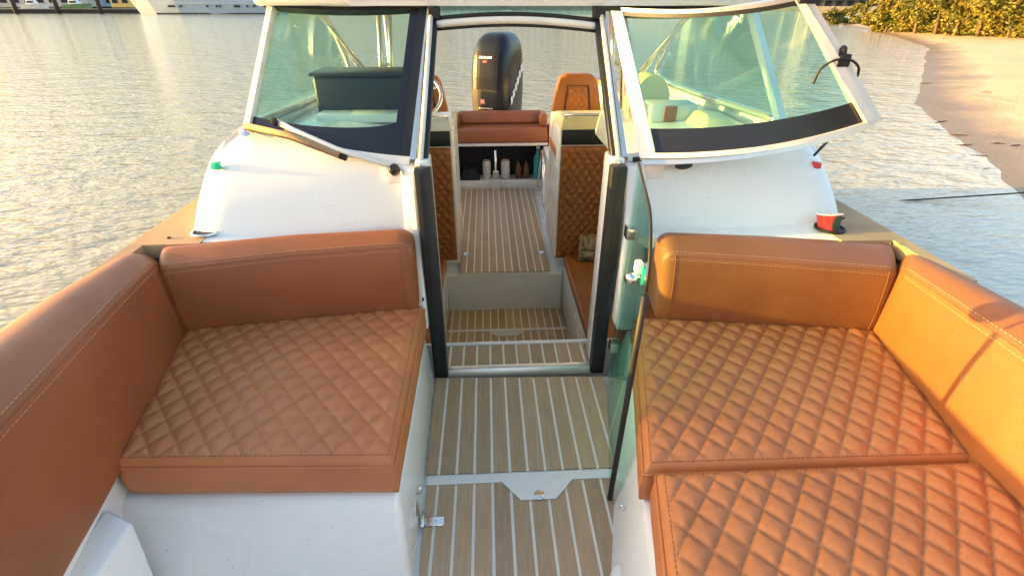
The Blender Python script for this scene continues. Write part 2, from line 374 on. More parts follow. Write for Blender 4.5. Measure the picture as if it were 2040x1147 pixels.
L = len(ring)
for k in range(len(lv)-1): fs += [(k*L+i, k*L+(i+1) % L, (k+1)*L+(i+1) % L, (k+1)*L+i) for i in range(L-1)]
mesh('hull', vs, fs, 'gel', boat, True)
tube('rub_rail', [(x*1.006, y, 0.655 if y > 1.2 else 0.555) for x, y in ring], 0.018, 'alu_white', boat, 8)
# --- side decks (tan), outer strip of the boat
for s in (-1, 1):
    TY = 1.57 if s < 0 else 1.485
    yy = sorted([-0.2+0.1*i for i in range(61)]+[1.17, 1.19]+[TY-0.002, TY+0.002]); vs = []; fs = []
    for y in yy:
        inner = (outX(y)-0.045) if y < TY else 1.11
        dz_ = 0.09 if y < 1.18 else 0
        vs += [(s*inner, y, 0.69-dz_), (s*outX(y), y, 0.692-dz_), (s*outX(y), y, 0.66-dz_), (s*inner, y, 0.64-dz_)]
    for i in range(len(yy)-1): fs += [(i*4+k, i*4+(k+1) % 4, i*4+4+(k+1) % 4, i*4+4+k) for k in range(4)]
    fs += [(0, 1, 2, 3), tuple(len(vs)-4+k for k in (3, 2, 1, 0))]
    mesh('side_deck', vs, fs, 'deck_tan', boat)
    # white ledge between the backrest and the console foot
    prism('console_ledge', [(s*0.45, 1.66, 0.60), (s*1.109, TY+0.02, 0.60), (s*1.109, 1.74, 0.60), (s*0.45, 1.76, 0.60)], [(s*0.45, 1.66, 0.64), (s*1.109, TY+0.02, 0.688), (s*1.109, 1.74, 0.688), (s*0.45, 1.76, 0.64)], 'gel', boat)
    # inner side liner
    vs = []; fs = []
    yl = [-0.2+0.25*i for i in range(25)]
    for y in yl: vs += [(s*(outX(y)-0.03 if y < 1.75 else 1.13), y, 0.58 if y < 1.5 else 0.645), (s*(outX(y)-0.05 if y < 1.75 else 1.12), y, -0.02), (s*(1.06 if y > 1.75 else outX(y)-0.06), y, -0.05 if y < 1.75 else -0.85)]
    for i in range(len(yl)-1): fs += [(i*3+k, i*3+k+1, i*3+4+k, i*3+3+k) for k in range(2)]
    mesh('side_liner', vs, fs, 'gel', boat)
# --- bow sole (white liner under the strips)
flat('bow_liner', [(-1.1, -0.2), (1.1, -0.2), (1.2, 1.62), (-1.2, 1.62)], -0.06, -0.006, 'gel_rough', boat)

# strips of foam teak; each one is a piece of its own
PITCHX = 0.0612
def strip_floor(name, edges_l, edges_r, y0, y1, z, label=None, th=0.006, base='caulk', x_off=0.0):
    pl = [(x, y) for x, y in edges_l]; pr = [(x, y) for x, y in edges_r]
    f = flat(name, pl+pr[::-1], z-0.03, z-th+0.0025, base, boat)
    k0 = int(math.floor(min(p[0] for p in pl)/PITCHX))-1; k1 = int(math.ceil(max(p[0] for p in pr)/PITCHX))+1
    for k in range(k0, k1+1):
        a = x_off+k*PITCHX+0.0048; c = a+PITCHX-0.0096
        poly = [(a, y0), (c, y0), (c, y1), (a, y1)]
        bound = (pl+pr[::-1]); 
        for i in range(len(bound)):          # bound runs clockwise or counter; make it counter-clockwise
            pass
        B = bound if sum((bound[i][0]*bound[(i+1) % len(bound)][1]-bound[(i+1) % len(bound)][0]*bound[i][1]) for i in range(len(bound))) > 0 else bound[::-1]
        for i in range(len(B)): poly = clip(poly, B[i], B[(i+1) % len(B)]) if len(poly) > 2 else poly
        if len(poly) < 3: continue
        w_ = max(p[0] for p in poly)-min(p[0] for p in poly)
        if w_ < 0.006: continue
        flat('plank', poly, z-th, z+random.uniform(-0.0004, 0.0004), 'teak', f)
    return f
hatch = strip_floor('floor_hatch', [(-0.326, 0.45), (-0.343, 1.095)], [(0.150, 0.45), (0.292, 1.095)], 0.45, 1.095, 0.0)
strip_floor('bow_floor', [(-0.349, 1.135), (-0.360, 1.635)], [(0.298, 1.135), (0.370, 1.61)], 1.135, 1.635, 0.008)
# finger recess in the hatch: a shallow pale well
fr = flat('hatch_lip', [(-0.345, 1.097), (0.293, 1.097), (0.295, 1.133), (-0.348, 1.133)], -0.006, 0.001, 'gel', boat)
prism('finger_recess', [(-0.075, 1.10, -0.004), (-0.02, 1.035, -0.004), (0.075, 1.035, -0.004), (0.135, 1.10, -0.004)],
      [(-0.095, 1.10, 0.0035), (-0.03, 1.022, 0.0035), (0.085, 1.022, 0.0035), (0.155, 1.10, 0.0035)], 'gel', hatch)
lathe('recess_catch', [(0.0, 0.0), (0.018, 0.0), (0.018, 0.004), (0.0, 0.005)], (0.03, 1.036, 0.003), 'chrome', hatch, 14)
# --- seat bases
prism('seat_base', [(-0.36, 1.62, -0.004), (-0.350, 0.76, -0.004), (-1.14, 0.72, -0.004), (-1.26, 1.62, -0.004)],
      [(-0.381, 1.62, 0.252), (-0.374, 0.868, 0.252), (-1.12, 0.885, 0.252), (-1.26, 1.62, 0.252)], 'gel', boat, 0.022, 4)
prism('seat_base', [(0.376, 1.62, -0.004), (0.300, 1.11, -0.004), (0.214, 0.79, -0.004), (0.145, 0.40, -0.004), (1.14, 0.40, -0.004), (1.24, 1.62, -0.004)],
      [(0.440, 1.62, 0.252), (0.330, 1.08, 0.252), (0.280, 0.80, 0.252), (0.215, 0.40, 0.252), (1.16, 0.40, 0.252), (1.26, 1.62, 0.252)], 'gel', boat, 0.022, 3)
for s in (-1, 1):
    prism('bolster_ledge', [(s*1.02, 0.15, -0.004), (s*1.09, 0.70, -0.004), (s*1.215, 1.62, 0.254), (s*1.28, 1.62, 0.254), (s*1.26, 0.70, -0.004), (s*1.20, 0.15, -0.004)],
          [(s*0.99, 0.15, 0.335), (s*1.085, 0.76, 0.338), (s*1.225, 1.62, 0.345), (s*1.29, 1.62, 0.345), (s*1.27, 0.76, 0.338), (s*1.21, 0.15, 0.335)], 'gel', boat, 0.010, 3)
prism('moulded_step', [(-0.955, 0.70, -0.004), (-1.02, 0.35, -0.004), (-1.17, 0.35, -0.004), (-1.17, 0.76, -0.004)],
      [(-1.012, 0.80, 0.29), (-1.045, 0.35, 0.24), (-1.12, 0.35, 0.27), (-1.09, 0.83, 0.31)], 'gel', boat, 0.012, 3)
# corridor walls up to the windscreen doorway
prism('doorway_wall', [(-0.364, 1.60, 0.28), (-0.364, 1.76, 0.28), (-0.43, 1.76, 0.28), (-0.43, 1.60, 0.28)],
      [(-0.372, 1.705, 0.895), (-0.372, 1.80, 0.900), (-0.43, 1.80, 0.900), (-0.43, 1.745, 0.895)], 'gel', boat, 0.012, 3)
prism('doorway_wall', [(0.380, 1.56, 0.28), (0.50, 1.56, 0.28), (0.50, 1.76, 0.28), (0.380, 1.76, 0.28)],
      [(0.388, 1.705, 0.895), (0.47, 1.745, 0.895), (0.47, 1.80, 0.900), (0.388, 1.80, 0.900)], 'gel', boat, 0.012, 3)
# --- locker hinge on the hatch edge
hg = tube('hinge', [(-0.341, 0.935, 0.014), (-0.341, 0.985, 0.014)], 0.007, 'chrome', boat, 10)
prism('leaf', [(-0.349, 0.945, 0.012), (-0.352, 0.985, 0.012), (-0.356, 0.985, 0.012), (-0.353, 0.945, 0.012)],
      [(-0.356, 0.948, 0.075), (-0.356, 0.988, 0.075), (-0.361, 0.988, 0.075), (-0.361, 0.948, 0.075)], 'chrome', hg, 0.001, 1)
box('leaf', (-0.338, 0.945, 0.002), (-0.275, 0.975, 0.006), 'chrome', hg, 0.0015, 1)
for q in ((-0.30, 0.96), (-0.318, 0.953)): lathe('screw', [(0.004, 0), (0.004, 0.0015), (0.001, 0.0025)], (q[0], q[1], 0.006), 'alu', hg, 10)
tube('latch_pin', [(-0.355, 1.01, 0.075), (-0.349, 1.012, 0.082), (-0.347, 1.012, 0.105)], 0.005, 'chrome', boat, 8)
# small eye fitting low on the other side
tube('eye_fitting', [(0.262+0.010*math.cos(a), 0.90, 0.115+0.014*math.sin(a)) for a in [i*math.pi/6 for i in range(12)]], 0.0025, 'chrome', boat, 6, True)
lathe('drain_cover', [(0.0, 0.0), (0.034, 0.0), (0.034, 0.014), (0.024, 0.022), (0.0, 0.022)], (0.232, 0.74, 0.03), 'gel', boat, 20, V((-0.75, -0.2, 0.6)))

# --- doorway: black jambs, sill, white inner jambs
for x0, x1 in ((-0.365, -0.308), (0.316, 0.372)):
    j = box('door_jamb', (x0, 1.637, 0.0), (x1, 1.690, 0.915), 'black', boat, 0.006, 2)
    box('jamb_groove', (x0+0.02, 1.6355, 0.02), (x1-0.026, 1.6368, 0.90), 'rubber', j)
for x0, x1 in ((-0.366, -0.318), (0.322, 0.374)):
    box('inner_jamb', (x0, 1.694, 0.0), (x1, 1.80, 0.93), 'gel', boat, 0.008, 2)
prism('door_sill', [(-0.306, 1.640, 0.0), (0.314, 1.640, 0.0), (0.314, 1.686, 0.0), (-0.306, 1.686, 0.0)],
      [(-0.306, 1.652, 0.036), (0.314, 1.652, 0.036), (0.314, 1.680, 0.036), (-0.306, 1.680, 0.036)], 'alu', boat, 0.004, 2)
# landing, steps, lower floor, cockpit sole
strip_floor('landing', [(-0.317, 1.69), (-0.317, 1.868)], [(0.321, 1.69), (0.321, 1.868)], 1.69, 1.868, 0.0)
box('landing_nosing', (-0.50, 1.870, -0.05), (0.50, 1.892, 0.005), 'gel', boat, 0.004, 2)
box('landing_riser', (-0.50, 1.868, -0.80), (0.50, 1.880, -0.052), 'gel', boat)
strip_floor('lower_floor', [(-0.455, 1.90), (-0.455, 3.085)], [(0.47, 1.90), (0.47, 3.085)], 1.90, 3.085, -0.78)
lh = strip_floor('lower_hatch', [(-0.455, 3.105), (-0.455, 3.395)], [(0.458, 3.105), (0.458, 3.395)], 3.105, 3.395, -0.78)
box('lower_hatch_strip', (-0.455, 3.086, -0.80), (0.47, 3.104, -0.774), 'gel', boat)
prism('finger_recess', [(-0.13, 3.086, -0.785), (-0.07, 3.02, -0.785), (0.07, 3.02, -0.785), (0.13, 3.086, -0.785)],
      [(-0.15, 3.086, -0.775), (-0.08, 3.01, -0.775), (0.08, 3.01, -0.775), (0.15, 3.086, -0.775)], 'grey_gel', lh)
box('cockpit_riser', (-0.46, 3.398, -0.85), (0.46, 3.430, -0.462), 'gel', boat, 0.004, 1)
strip_floor('cockpit_floor', [(-0.350, 3.40), (-0.455, 5.40)], [(0.355, 3.40), (0.40, 5.40)], 3.40, 5.40, -0.43)
box('cockpit_liner', (-1.10, 3.432, -0.52), (1.10, 5.70, -0.462), 'gel', boat)
# side benches in the lower cabin and side cabinets
for s, xi in ((1, 0.462), (-1, -0.458)):
    prism('berth_base', [(xi, 1.90, -0.83), (s*1.04, 1.90, -0.83), (s*1.04, 3.45, -0.83), (xi, 3.45, -0.83)],
          [(xi, 1.90, -0.365), (s*1.10, 1.90, -0.365), (s*1.10, 3.45, -0.365), (xi, 3.45, -0.365)], 'gel', boat, 0.01, 2)

# --- consoles (sloped white fronts with side walls)
def console(s, dx):
    X = lambda x: s*(x+dx)
    # columns inner -> outer, rows bottom -> top
    cols = []
    for i in range(17):
        t = (0, .08, .17, .26, .35, .44, .53, .62, .70, .77, .82, .86, .89, .92, .95, .98, 1)[i]
        xb = 0.385+(1.175-0.385)*t; xt = 0.392+(1.03-0.392)*t
        yb = 1.700-0.115*t; yt = 1.775+0.105*t*t+0.03*t; zt = 0.898+0.107*t
        c = []
        for k in range(13):
            v = k/12.0
            if k == 0: z, y, v2 = 0.40, yb, 0.0
            else:
                v2 = (k-1)/11.0; z = 0.60+(zt-0.60)*v2; y = yb+(yt-yb)*(v2**1.15)
            x = xb+(xt-xb)*v2**4
            if t > 0.86:                                       # round the outer shoulder backwards
                q = (t-0.86)/0.14; y += 0.04*q*q*(0.5+0.5*v2); z -= 0.010*q*q*v2; x += 0.012*q*(1-q)
            c.append(V((X(x), y, z)))
        cols.append(c)
    # side wall continuing aft
    for k2, (yy, xb, xt, zt) in enumerate(((1.78, 1.190, 1.042, 1.000), (2.05, 1.19, 1.04, 1.0), (2.5, 1.18, 1.02, 0.99), (3.0, 1.17, 1.01, 0.975), (3.6, 1.16, 1.0, 0.93), (3.9, 1.15, 1.05, 0.80))):
        c = []
        for k in range(13):
            v = max(0, k-1)/11.0; z = 0.40 if k == 0 else 0.60+(zt-0.60)*v; yb2 = yy+(-0.08+0.22*v if k2 == 0 else 0.0)
            c.append(V((X(xb+(xt-xb)*v**4), yb2, z)))
        cols.append(c)
    vs = []; fs = []
    for c in cols: vs += c
    for i in range(len(cols)-1): fs += [(i*13+k, i*13+k+1, i*13+14+k, i*13+13+k) for k in range(12)]
    # flange under the glass and inner skin
    base = len(vs)
    for c in cols: vs += [c[-1]+V((0, 0.05, 0.003))+V((-s*0.02, 0, 0)), c[-1]+V((-s*0.035, 0.09, -0.05)), V((c[-1].x-s*0.05, c[-1].y+0.10, 0.2))]
    for i in range(len(cols)-1):
        a, b_ = base+i*3, base+i*3+3
        fs += [(i*13+12, a, b_, i*13+25), (a, a+1, b_+1, b_), (a+1, a+2, b_+2, b_+1)]
    o = mesh('console', vs, fs, 'gel', boat, True)
    return o
cl = console(-1, 0.0); crt = console(1, 0.045)
box('recess_block', (0.435, 1.752, 0.83), (0.545, 1.80, 0.902), 'gel', crt, 0.008, 2)
box('recess_block', (-0.485, 1.745, 0.835), (-0.405, 1.80, 0.900), 'gel', cl, 0.010, 2)
for s, m_, px, z in ((-1, 'navgreen', -1.112, 0.895), (1, 'navred', 1.165, 0.865)):
    k = prism('running_light', [(px-s*0.03, 1.782, z-0.015), (px+s*0.004, 1.788, z-0.012), (px+s*0.004, 1.805, z-0.012), (px-s*0.03, 1.81, z-0.015)],
              [(px-s*0.034, 1.782, z+0.015), (px+s*0.000, 1.788, z+0.012), (px+s*0.000, 1.805, z+0.012), (px-s*0.034, 1.81, z+0.015)], m_, boat, 0.004, 2)

# --- fixed windscreen on the left
PL = Patch((-0.395, 1.785, 0.905), (-1.00, 1.905, 1.010), (-0.925, 2.19, 1.392), (-0.318, 2.10, 1.390), (0, -0.035, -0.012))
wl = slab('windscreen', PL, 0.0, 0.058, 0.0, 1.0, -0.012, 0.028, 'black', boat, 2, 10)
slab('pane', PL, 0.03, 0.97, 0.02, 0.985, 0.0, 0.005, 'glass', wl, 16, 8)
slab('dark_border', PL, 0.058, 0.108, 0.03, 0.98, -0.0035, 0.003, 'navy', wl, 2, 10)
# lower dark band, deeper towards the middle of the boat
vs = []; fs = []
for i in range(17):
    t = i/16; u = 0.108+(0.965-0.108)*t; top = 0.24-0.15*t**0.7
    for v in (0.02, top): 
        for o_ in (-0.0035, -0.0008): vs.append(PL.at(u, v)+PL.nrm(u, v)*o_)
for i in range(16): fs += [(i*4+a, i*4+b_, i*4+4+b_, i*4+4+a) for a, b_ in ((0, 2), (2, 3), (3, 1), (1, 0))]
mesh('dark_lower_band', vs, fs, 'navy', wl)
slab('frame_inner', PL, -0.035, 0.0, 0.0, 1.0, -0.022, 0.034, 'alu', wl, 2, 10)
slab('frame_outer', PL, 0.965, 1.0, 0.0, 1.0, -0.018, 0.03, 'alu_white', wl, 2, 10)
slab('frame_bottom', PL, 0.0, 1.0, -0.035, 0.018, -0.02, 0.03, 'alu_white', wl, 16, 2)
slab('frame_top', PL, 0.0, 1.0, 0.985, 1.015, -0.012, 0.03, 'black', wl, 16, 2)
# wiper
wp = tube('wiper', [PL.at(0.10, -0.02)+V((0, -0.045, 0.0)), PL.at(0.42, 0.045)+V((0, -0.05, 0.0)), PL.at(0.68, 0.10)+V((0, -0.05, 0.005)), PL.at(0.80, 0.125)+V((0, -0.04, 0.005))], 0.010, 'alu_white', boat, 8)
tube('blade', [PL.at(0.36, -0.01)+V((0, -0.04, 0)), PL.at(0.70, 0.055)+V((0, -0.045, 0)), PL.at(0.99, 0.01)+V((0, -0.04, 0.004))], 0.011, 'rubber', wp, 8)
tube('blade_carrier', [PL.at(0.40, 0.012)+V((0, -0.055, 0)), PL.at(0.70, 0.075)+V((0, -0.06, 0)), PL.at(0.97, 0.035)+V((0, -0.055, 0.004))], 0.0105, 'deck_tan', wp, 8)
lathe('pivot', [(0.0, 0), (0.02, 0), (0.02, 0.02), (0.012, 0.03), (0, 0.03)], PL.at(0.08, -0.03)+V((0, -0.035, -0.012)), 'black', wp, 14, V((0, -0.8, 0.6)))
lathe('joint', [(0.0, 0), (0.013, 0), (0.013, 0.018), (0, 0.02)], PL.at(0.80, 0.125)+V((0, -0.045, 0.0)), 'rubber', wp, 12, V((0, -0.8, 0.6)))
lathe('base_cap', [(0.0, 0), (0.024, 0), (0.024, 0.018), (0, 0.022)], (-0.985, 1.865, 0.992), 'chrome', wp, 14, V((0, -0.7, 0.7)))
# --- opened windscreen panel on the right, swung outwards on its inner edge
PR = Patch((0.445, 1.735, 0.912), (1.195, 1.655, 1.052), (0.845, 1.655, 1.420), (0.372, 2.05, 1.372), (0.01, -0.05, -0.02))
wr = slab('windscreen', PR, -0.005, 0.060, 0.0, 1.0, -0.006, 0.030, 'alu_white', boat, 2, 10)
wr['label'] = 'opened windscreen panel swung outwards'
slab('pane', PR, 0.05, 0.965, 0.03, 0.97, 0.004, 0.005, 'glass2', wr, 18, 8)
slab('dark_lower_band', PR, 0.065, 0.955, 0.035, 0.205, 0.010, 0.003, 'navy', wr, 18, 2)
slab('frame_bottom', PR, 0.06, 1.0, 0.0, 0.035, -0.006, 0.030, 'alu_white', wr, 18, 2)
slab('bottom_seal', PR, 0.0, 1.0, -0.035, -0.002, -0.004, 0.014, 'alu', wr, 18, 1)
slab('frame_top', PR, 0.055, 0.97, 0.97, 1.0, -0.006, 0.030, 'black', wr, 18, 2)
slab('top_trim', PR, 0.055, 1.0, 1.0, 1.028, -0.006, 0.026, 'alu', wr, 18, 1)
slab('frame_outer', PR, 0.955, 0.997, 0.035, 1.0, -0.008, 0.040, 'alu_white', wr, 2, 10)
slab('frame_edge_trim', PR, 0.999, 1.035, 0.0, 1.0, -0.002, 0.022, 'alu_white', wr, 2, 10)
# clamp with its strap on the outer frame
cp = PR.at(1.0, 0.52); 
lk = box('latch', tuple(cp+V((-0.020, -0.034, -0.016))), tuple(cp+V((0.020, -0.008, 0.022))), 'rubber', wr, 0.005, 2)
tube('strap', smooth_path([cp+V((-0.072, -0.02, -0.065)), cp+V((-0.066, -0.028, -0.02)), cp+V((-0.03, -0.035, 0.006)), cp+V((0.02, -0.034, 0.004)), cp+V((0.058, -0.025, -0.018)), cp+V((0.07, -0.015, -0.05))]), 0.004, 'rubber', lk, 6)
lathe('knob', [(0, 0), (0.011, 0), (0.011, 0.02), (0.006, 0.026), (0, 0.026)], cp+V((-0.006, -0.022, 0.02)), 'rubber', lk, 10, V((-0.3, -0.2, 0.9)))
cq = PR.at(1.0, 0.985)
box('upper_latch', tuple(cq+V((-0.03, -0.03, -0.014))), tuple(cq+V((0.03, -0.006, 0.014))), 'rubber', wr, 0.004, 2)
tube('gas_strut', [PR.at(0.83, -0.02)+V((0.02, 0.05, -0.01)), (1.125, 1.79, 0.905)], 0.005, 'rubber', wr, 8)
lathe('stay_knob', [(0.0, 0), (0.026, 0), (0.03, 0.012), (0.03, 0.03), (0.018, 0.036), (0, 0.036)], (0.60, 1.735, 0.915), 'rubber', boat, 16, V((0, -0.5, -0.85)))
box('frame_gasket', (0.42, 1.755, 0.897), (0.66, 1.79, 0.915), 'rubber', boat, 0.004, 1)
# fixed frame round the right opening
FR = Patch((0.405, 1.785, 0.905), (1.035, 1.905, 1.010), (0.955, 2.19, 1.392), (0.335, 2.10, 1.390), (0, -0.035, -0.012))
fo = slab('windscreen_frame', FR, -0.04, 0.0, 0.0, 1.0, -0.01, 0.03, 'alu', boat, 2, 10)
slab('frame_outer', FR, 0.955, 1.0, 0.0, 1.0, -0.01, 0.03, 'alu_white', fo, 2, 10)
slab('frame_bottom', FR, 0.0, 0.955, -0.03, 0.02, -0.01, 0.03, 'alu_white', fo, 16, 2)
slab('frame_top', FR, 0.0, 0.955, 0.985, 1.015, -0.01, 0.03, 'black', fo, 16, 2)
# door posts above the console (raked) and header bar
for s, pb, pt in ((-1, (-0.345, 1.70, 0.90), (-0.300, 2.09, 1.395)), (1, (0.352, 1.70, 0.90), (0.318, 2.09, 1.395))):
    a, c = V(pb), V(pt)
    prism('door_post', [a+V((-0.02, 0, 0)), a+V((0.02, 0, 0)), a+V((0.02, 0.04, 0)), a+V((-0.02, 0.04, 0))], [c+V((-0.02, 0, 0)), c+V((0.02, 0, 0)), c+V((0.02, 0.04, 0)), c+V((-0.02, 0.04, 0))], 'black', boat, 0.004, 1)
    tube('door_post_trim', [a+V((s*0.004, -0.012, 0)), c+V((s*0.004, -0.012, 0))], 0.009, 'alu_white', boat, 8)
    # track seen inside the doorway
    tube('door_track', [(s*0.362, 1.83, 0.93), (s*0.352, 2.16, 1.36)], 0.012, 'chrome', boat, 8)
hb = []
for i in range(15): t = i/14; hb.append((-0.30+0.62*t, 2.06, 1.335+0.018*math.sin(math.pi*t)-0.008*t))
o = tube('header_bar', hb, 0.013, 'alu_white', boat, 10)
tube('header_seal', [(x, y+0.004, z+0.019) for x, y, z in hb], 0.007, 'rubber', o, 8)
tube('header_seal', [(x, y+0.004, z-0.018) for x, y, z in hb], 0.005, 'rubber', o, 8)
prism('header_pane', [(-0.29, 2.07, 1.365), (0.31, 2.07, 1.365), (0.31, 2.074, 1.365), (-0.29, 2.074, 1.365)], [(-0.29, 2.085, 1.395), (0.31, 2.085, 1.395), (0.31, 2.089, 1.395), (-0.29, 2.089, 1.395)], 'glass2', o)
for s in (-1, 1): box('header_block', (0.01+s*0.305-0.022, 2.045, 1.352), (0.01+s*0.305+0.022, 2.08, 1.392), 'rubber', o, 0.003, 1)
# --- hard roof
rp = [(-0.97, 2.13), (-0.6, 2.07), (0.0, 2.05), (0.6, 2.07), (1.0, 2.13), (0.98, 4.3), (0.7, 4.42), (-0.7, 4.42), (-0.95, 4.3)]
prism('roof', [(x, y, 1.394) for x, y in rp], [(x*0.985, 2.02+(y-2.05)*0.99 if y < 3 else y, 1.475) for x, y in rp], 'gel', boat, 0.022, 4)
for s in (-1, 1):
    for dx in (0.0, 0.065):
        tube('roof_post', [(s*(0.80-dx), 3.42, 0.74), (s*(0.745-dx), 3.40, 1.40)], 0.014, 'alu', boat, 10)
    tube('roof_post_rung', [(s*0.785, 3.415, 1.06), (s*0.72, 3.415, 1.07)], 0.01, 'alu', boat, 8)
    tube('roof_post', [(s*0.86, 4.2, 0.55), (s*0.84, 4.15, 1.40)], 0.018, 'alu', boat, 10)
# --- side windows of the cabin
for s, dx in ((-1, 0.0), (1, 0.03)):
    q = lambda x, y, z: V((s*(x+dx), y, z))
    ps = Patch(q(1.0, 1.93, 1.008), q(0.99, 3.45, 0.955), q(0.945, 3.02, 1.39), q(0.925, 2.22, 1.39), (s*0.02, 0, 0))
    sw = tube('side_window', smooth_path([q(1.01, 1.93, 1.005), q(0.995, 2.6, 0.985), q(0.99, 3.2, 0.975), q(0.985, 3.42, 1.0), q(0.98, 3.40, 1.08), q(0.965, 3.15, 1.26), q(0.95, 2.9, 1.355), q(0.94, 2.55, 1.385), q(0.93, 2.25, 1.388)], 6), 0.017, 'alu', boat, 8)
    slab('pane', ps, 0.02, 0.97, 0.02, 0.98, -0.002, 0.005, 'glass', sw, 8, 4)
    tube('brace', [q(0.97, 3.30, 1.18), q(0.86, 3.42, 0.99)], 0.011, 'alu', sw, 8)
    tube('brace', [q(0.955, 3.05, 1.30), q(0.86, 3.40, 1.02)], 0.011, 'alu', sw, 8)
# --- dashboards behind the glass
dl = prism('dashboard', [(-1.0, 1.98, 0.80), (-0.42, 1.90, 0.80), (-0.42, 2.62, 0.80), (-1.0, 2.62, 0.80)], [(-0.98, 1.99, 0.955), (-0.42, 1.91, 0.885), (-0.44, 2.60, 0.93), (-0.97, 2.60, 0.96)], 'gel', boat, 0.02, 3)
box('instrument_pod', (-0.90, 2.42, 0.94), (-0.47, 2.62, 1.118), 'black', dl, 0.018, 3)
box('pod_lip', (-0.905, 2.40, 1.119), (-0.465, 2.64, 1.134), 'black', dl, 0.005, 2)
box('pod_shelf', (-0.88, 2.30, 0.935), (-0.47, 2.415, 0.975), 'gel', dl, 0.012, 2)
dr = prism('dashboard', [(0.45, 1.90, 0.80), (1.03, 1.98, 0.80), (1.03, 2.62, 0.80), (0.45, 2.62, 0.80)], [(0.45, 1.91, 0.885), (1.01, 1.99, 0.955), (0.99, 2.60, 0.96), (0.47, 2.60, 0.93)], 'gel', boat, 0.02, 3)
hum = []
for i in range(15):
    a = math.pi*i/14; hum.append((0.70-0.095*math.cos(a), 2.50, 0.93+0.175*math.sin(a)**0.8))
o = prism('padded_hood', hum, [(x, 2.66, z) for x, y, z in hum], 'cream', dr, 0.0)
for p_ in o.data.polygons: p_.use_smooth = len(p_.vertices) == 4
box('glove_box', (0.64, 2.30, 0.925), (0.86, 2.44, 1.005), 'grey_gel', dr, 0.010, 2)
box('glove_box_door', (0.70, 2.292, 0.93), (0.76, 2.299, 0.998), 'leather_dark', dr, 0.002, 1)
prism('dash_hump', [(0.80, 2.08, 0.90), (0.99, 2.08, 0.93), (0.99, 2.30, 0.93), (0.78, 2.30, 0.90)], [(0.84, 2.16, 0.985), (0.95, 2.16, 0.975), (0.95, 2.28, 0.975), (0.83, 2.28, 0.99)], 'cream', dr, 0.02, 3)
# --- helm pods with quilted fronts
def quilt_h(a, b_, sx, sy, h):
    p = a/sx+b_/sy; q = a/sx-b_/sy
    f = lambda t: abs((t % 1.0)-0.5)*2          # 1 on the seam
    d1 = 1-f(p); d2 = 1-f(q); d = min(d1, d2)
    return h*(1-math.exp(-d*4.2))+h*0.35*d
def quilt_panel(name, x0, x1, z0, z1, y, m, parent, sx=0.062, sy=0.085, h=0.012, n1=60, n2=110):
    vs = []; fs = []
    for j in range(n2+1):
        for i in range(n1+1):
            x = x0+(x1-x0)*i/n1; z = z0+(z1-z0)*j/n2; e = min(x-x0, x1-x, z-z0, z1-z)
            r_ = 0.022; rim = (r_-math.sqrt(max(0, r_*r_-(r_-min(e, r_))**2)))
            vs.append((x, y+rim-quilt_h(x, z, sx, sy, h)*min(1, e/0.03), z))
    for j in range(n2):
        for i in range(n1): fs.append((j*(n1+1)+i, j*(n1+1)+i+1, (j+1)*(n1+1)+i+1, (j+1)*(n1+1)+i))
    return mesh(name, vs, fs, m, parent, True)
for s, x0, x1 in ((-1, -0.93, -0.352), (1, 0.392, 0.93)):
    hp = box('helm_pod', (x0, 3.425, -0.36), (x1, 4.05, 0.655), 'gel', boat, 0.012, 2)
    quilt_panel('quilted_front', x0+0.006, x1-0.012, -0.335, 0.545, 3.415, 'leather_dark', hp)
    box('black_band', (x0+0.01, 3.405, 0.552), (x1-0.015, 3.424, 0.652), 'black', hp, 0.004, 2)
    prism('pod_top', [(x0, 3.39, 0.656), (x1, 3.39, 0.656), (x1, 4.05, 0.656), (x0, 4.05, 0.656)], [(x0+0.01, 3.41, 0.735), (x1-0.01, 3.41, 0.735), (x1-0.01, 3.62, 0.742), (x0+0.01, 3.62, 0.742)], 'cream' if s > 0 else 'gel', hp, 0.01, 2)
    tube('pod_rail', [(x0+0.02, 3.41, 0.752), (x1-0.02, 3.41, 0.752)], 0.010, 'chrome', hp, 8)
    for xx in (x0+0.03, x1-0.03): box('rail_foot', (xx-0.008, 3.40, 0.735), (xx+0.008, 3.42, 0.75), 'chrome', hp)
# steering wheel beyond the left pod
sw_c = V((-0.60, 3.66, 0.84)); ax = V((0, -0.75, 0.66)).normalized(); u1 = V((1, 0, 0)); u2 = ax.cross(u1)
st = tube('steering_wheel', [sw_c+u1*0.17*math.cos(a)+u2*0.17*math.sin(a) for a in [i*math.pi/16 for i in range(32)]], 0.013, 'chrome', boat, 8, True)
for a in (0.5, 2.6, 4.71): tube('spoke', [sw_c+ax*-0.03, sw_c+u1*0.165*math.cos(a)+u2*0.165*math.sin(a)], 0.008, 'chrome', st, 6)
tube('steering_column', [sw_c-ax*0.03, sw_c-ax*0.10], 0.03, 'black', st, 10)
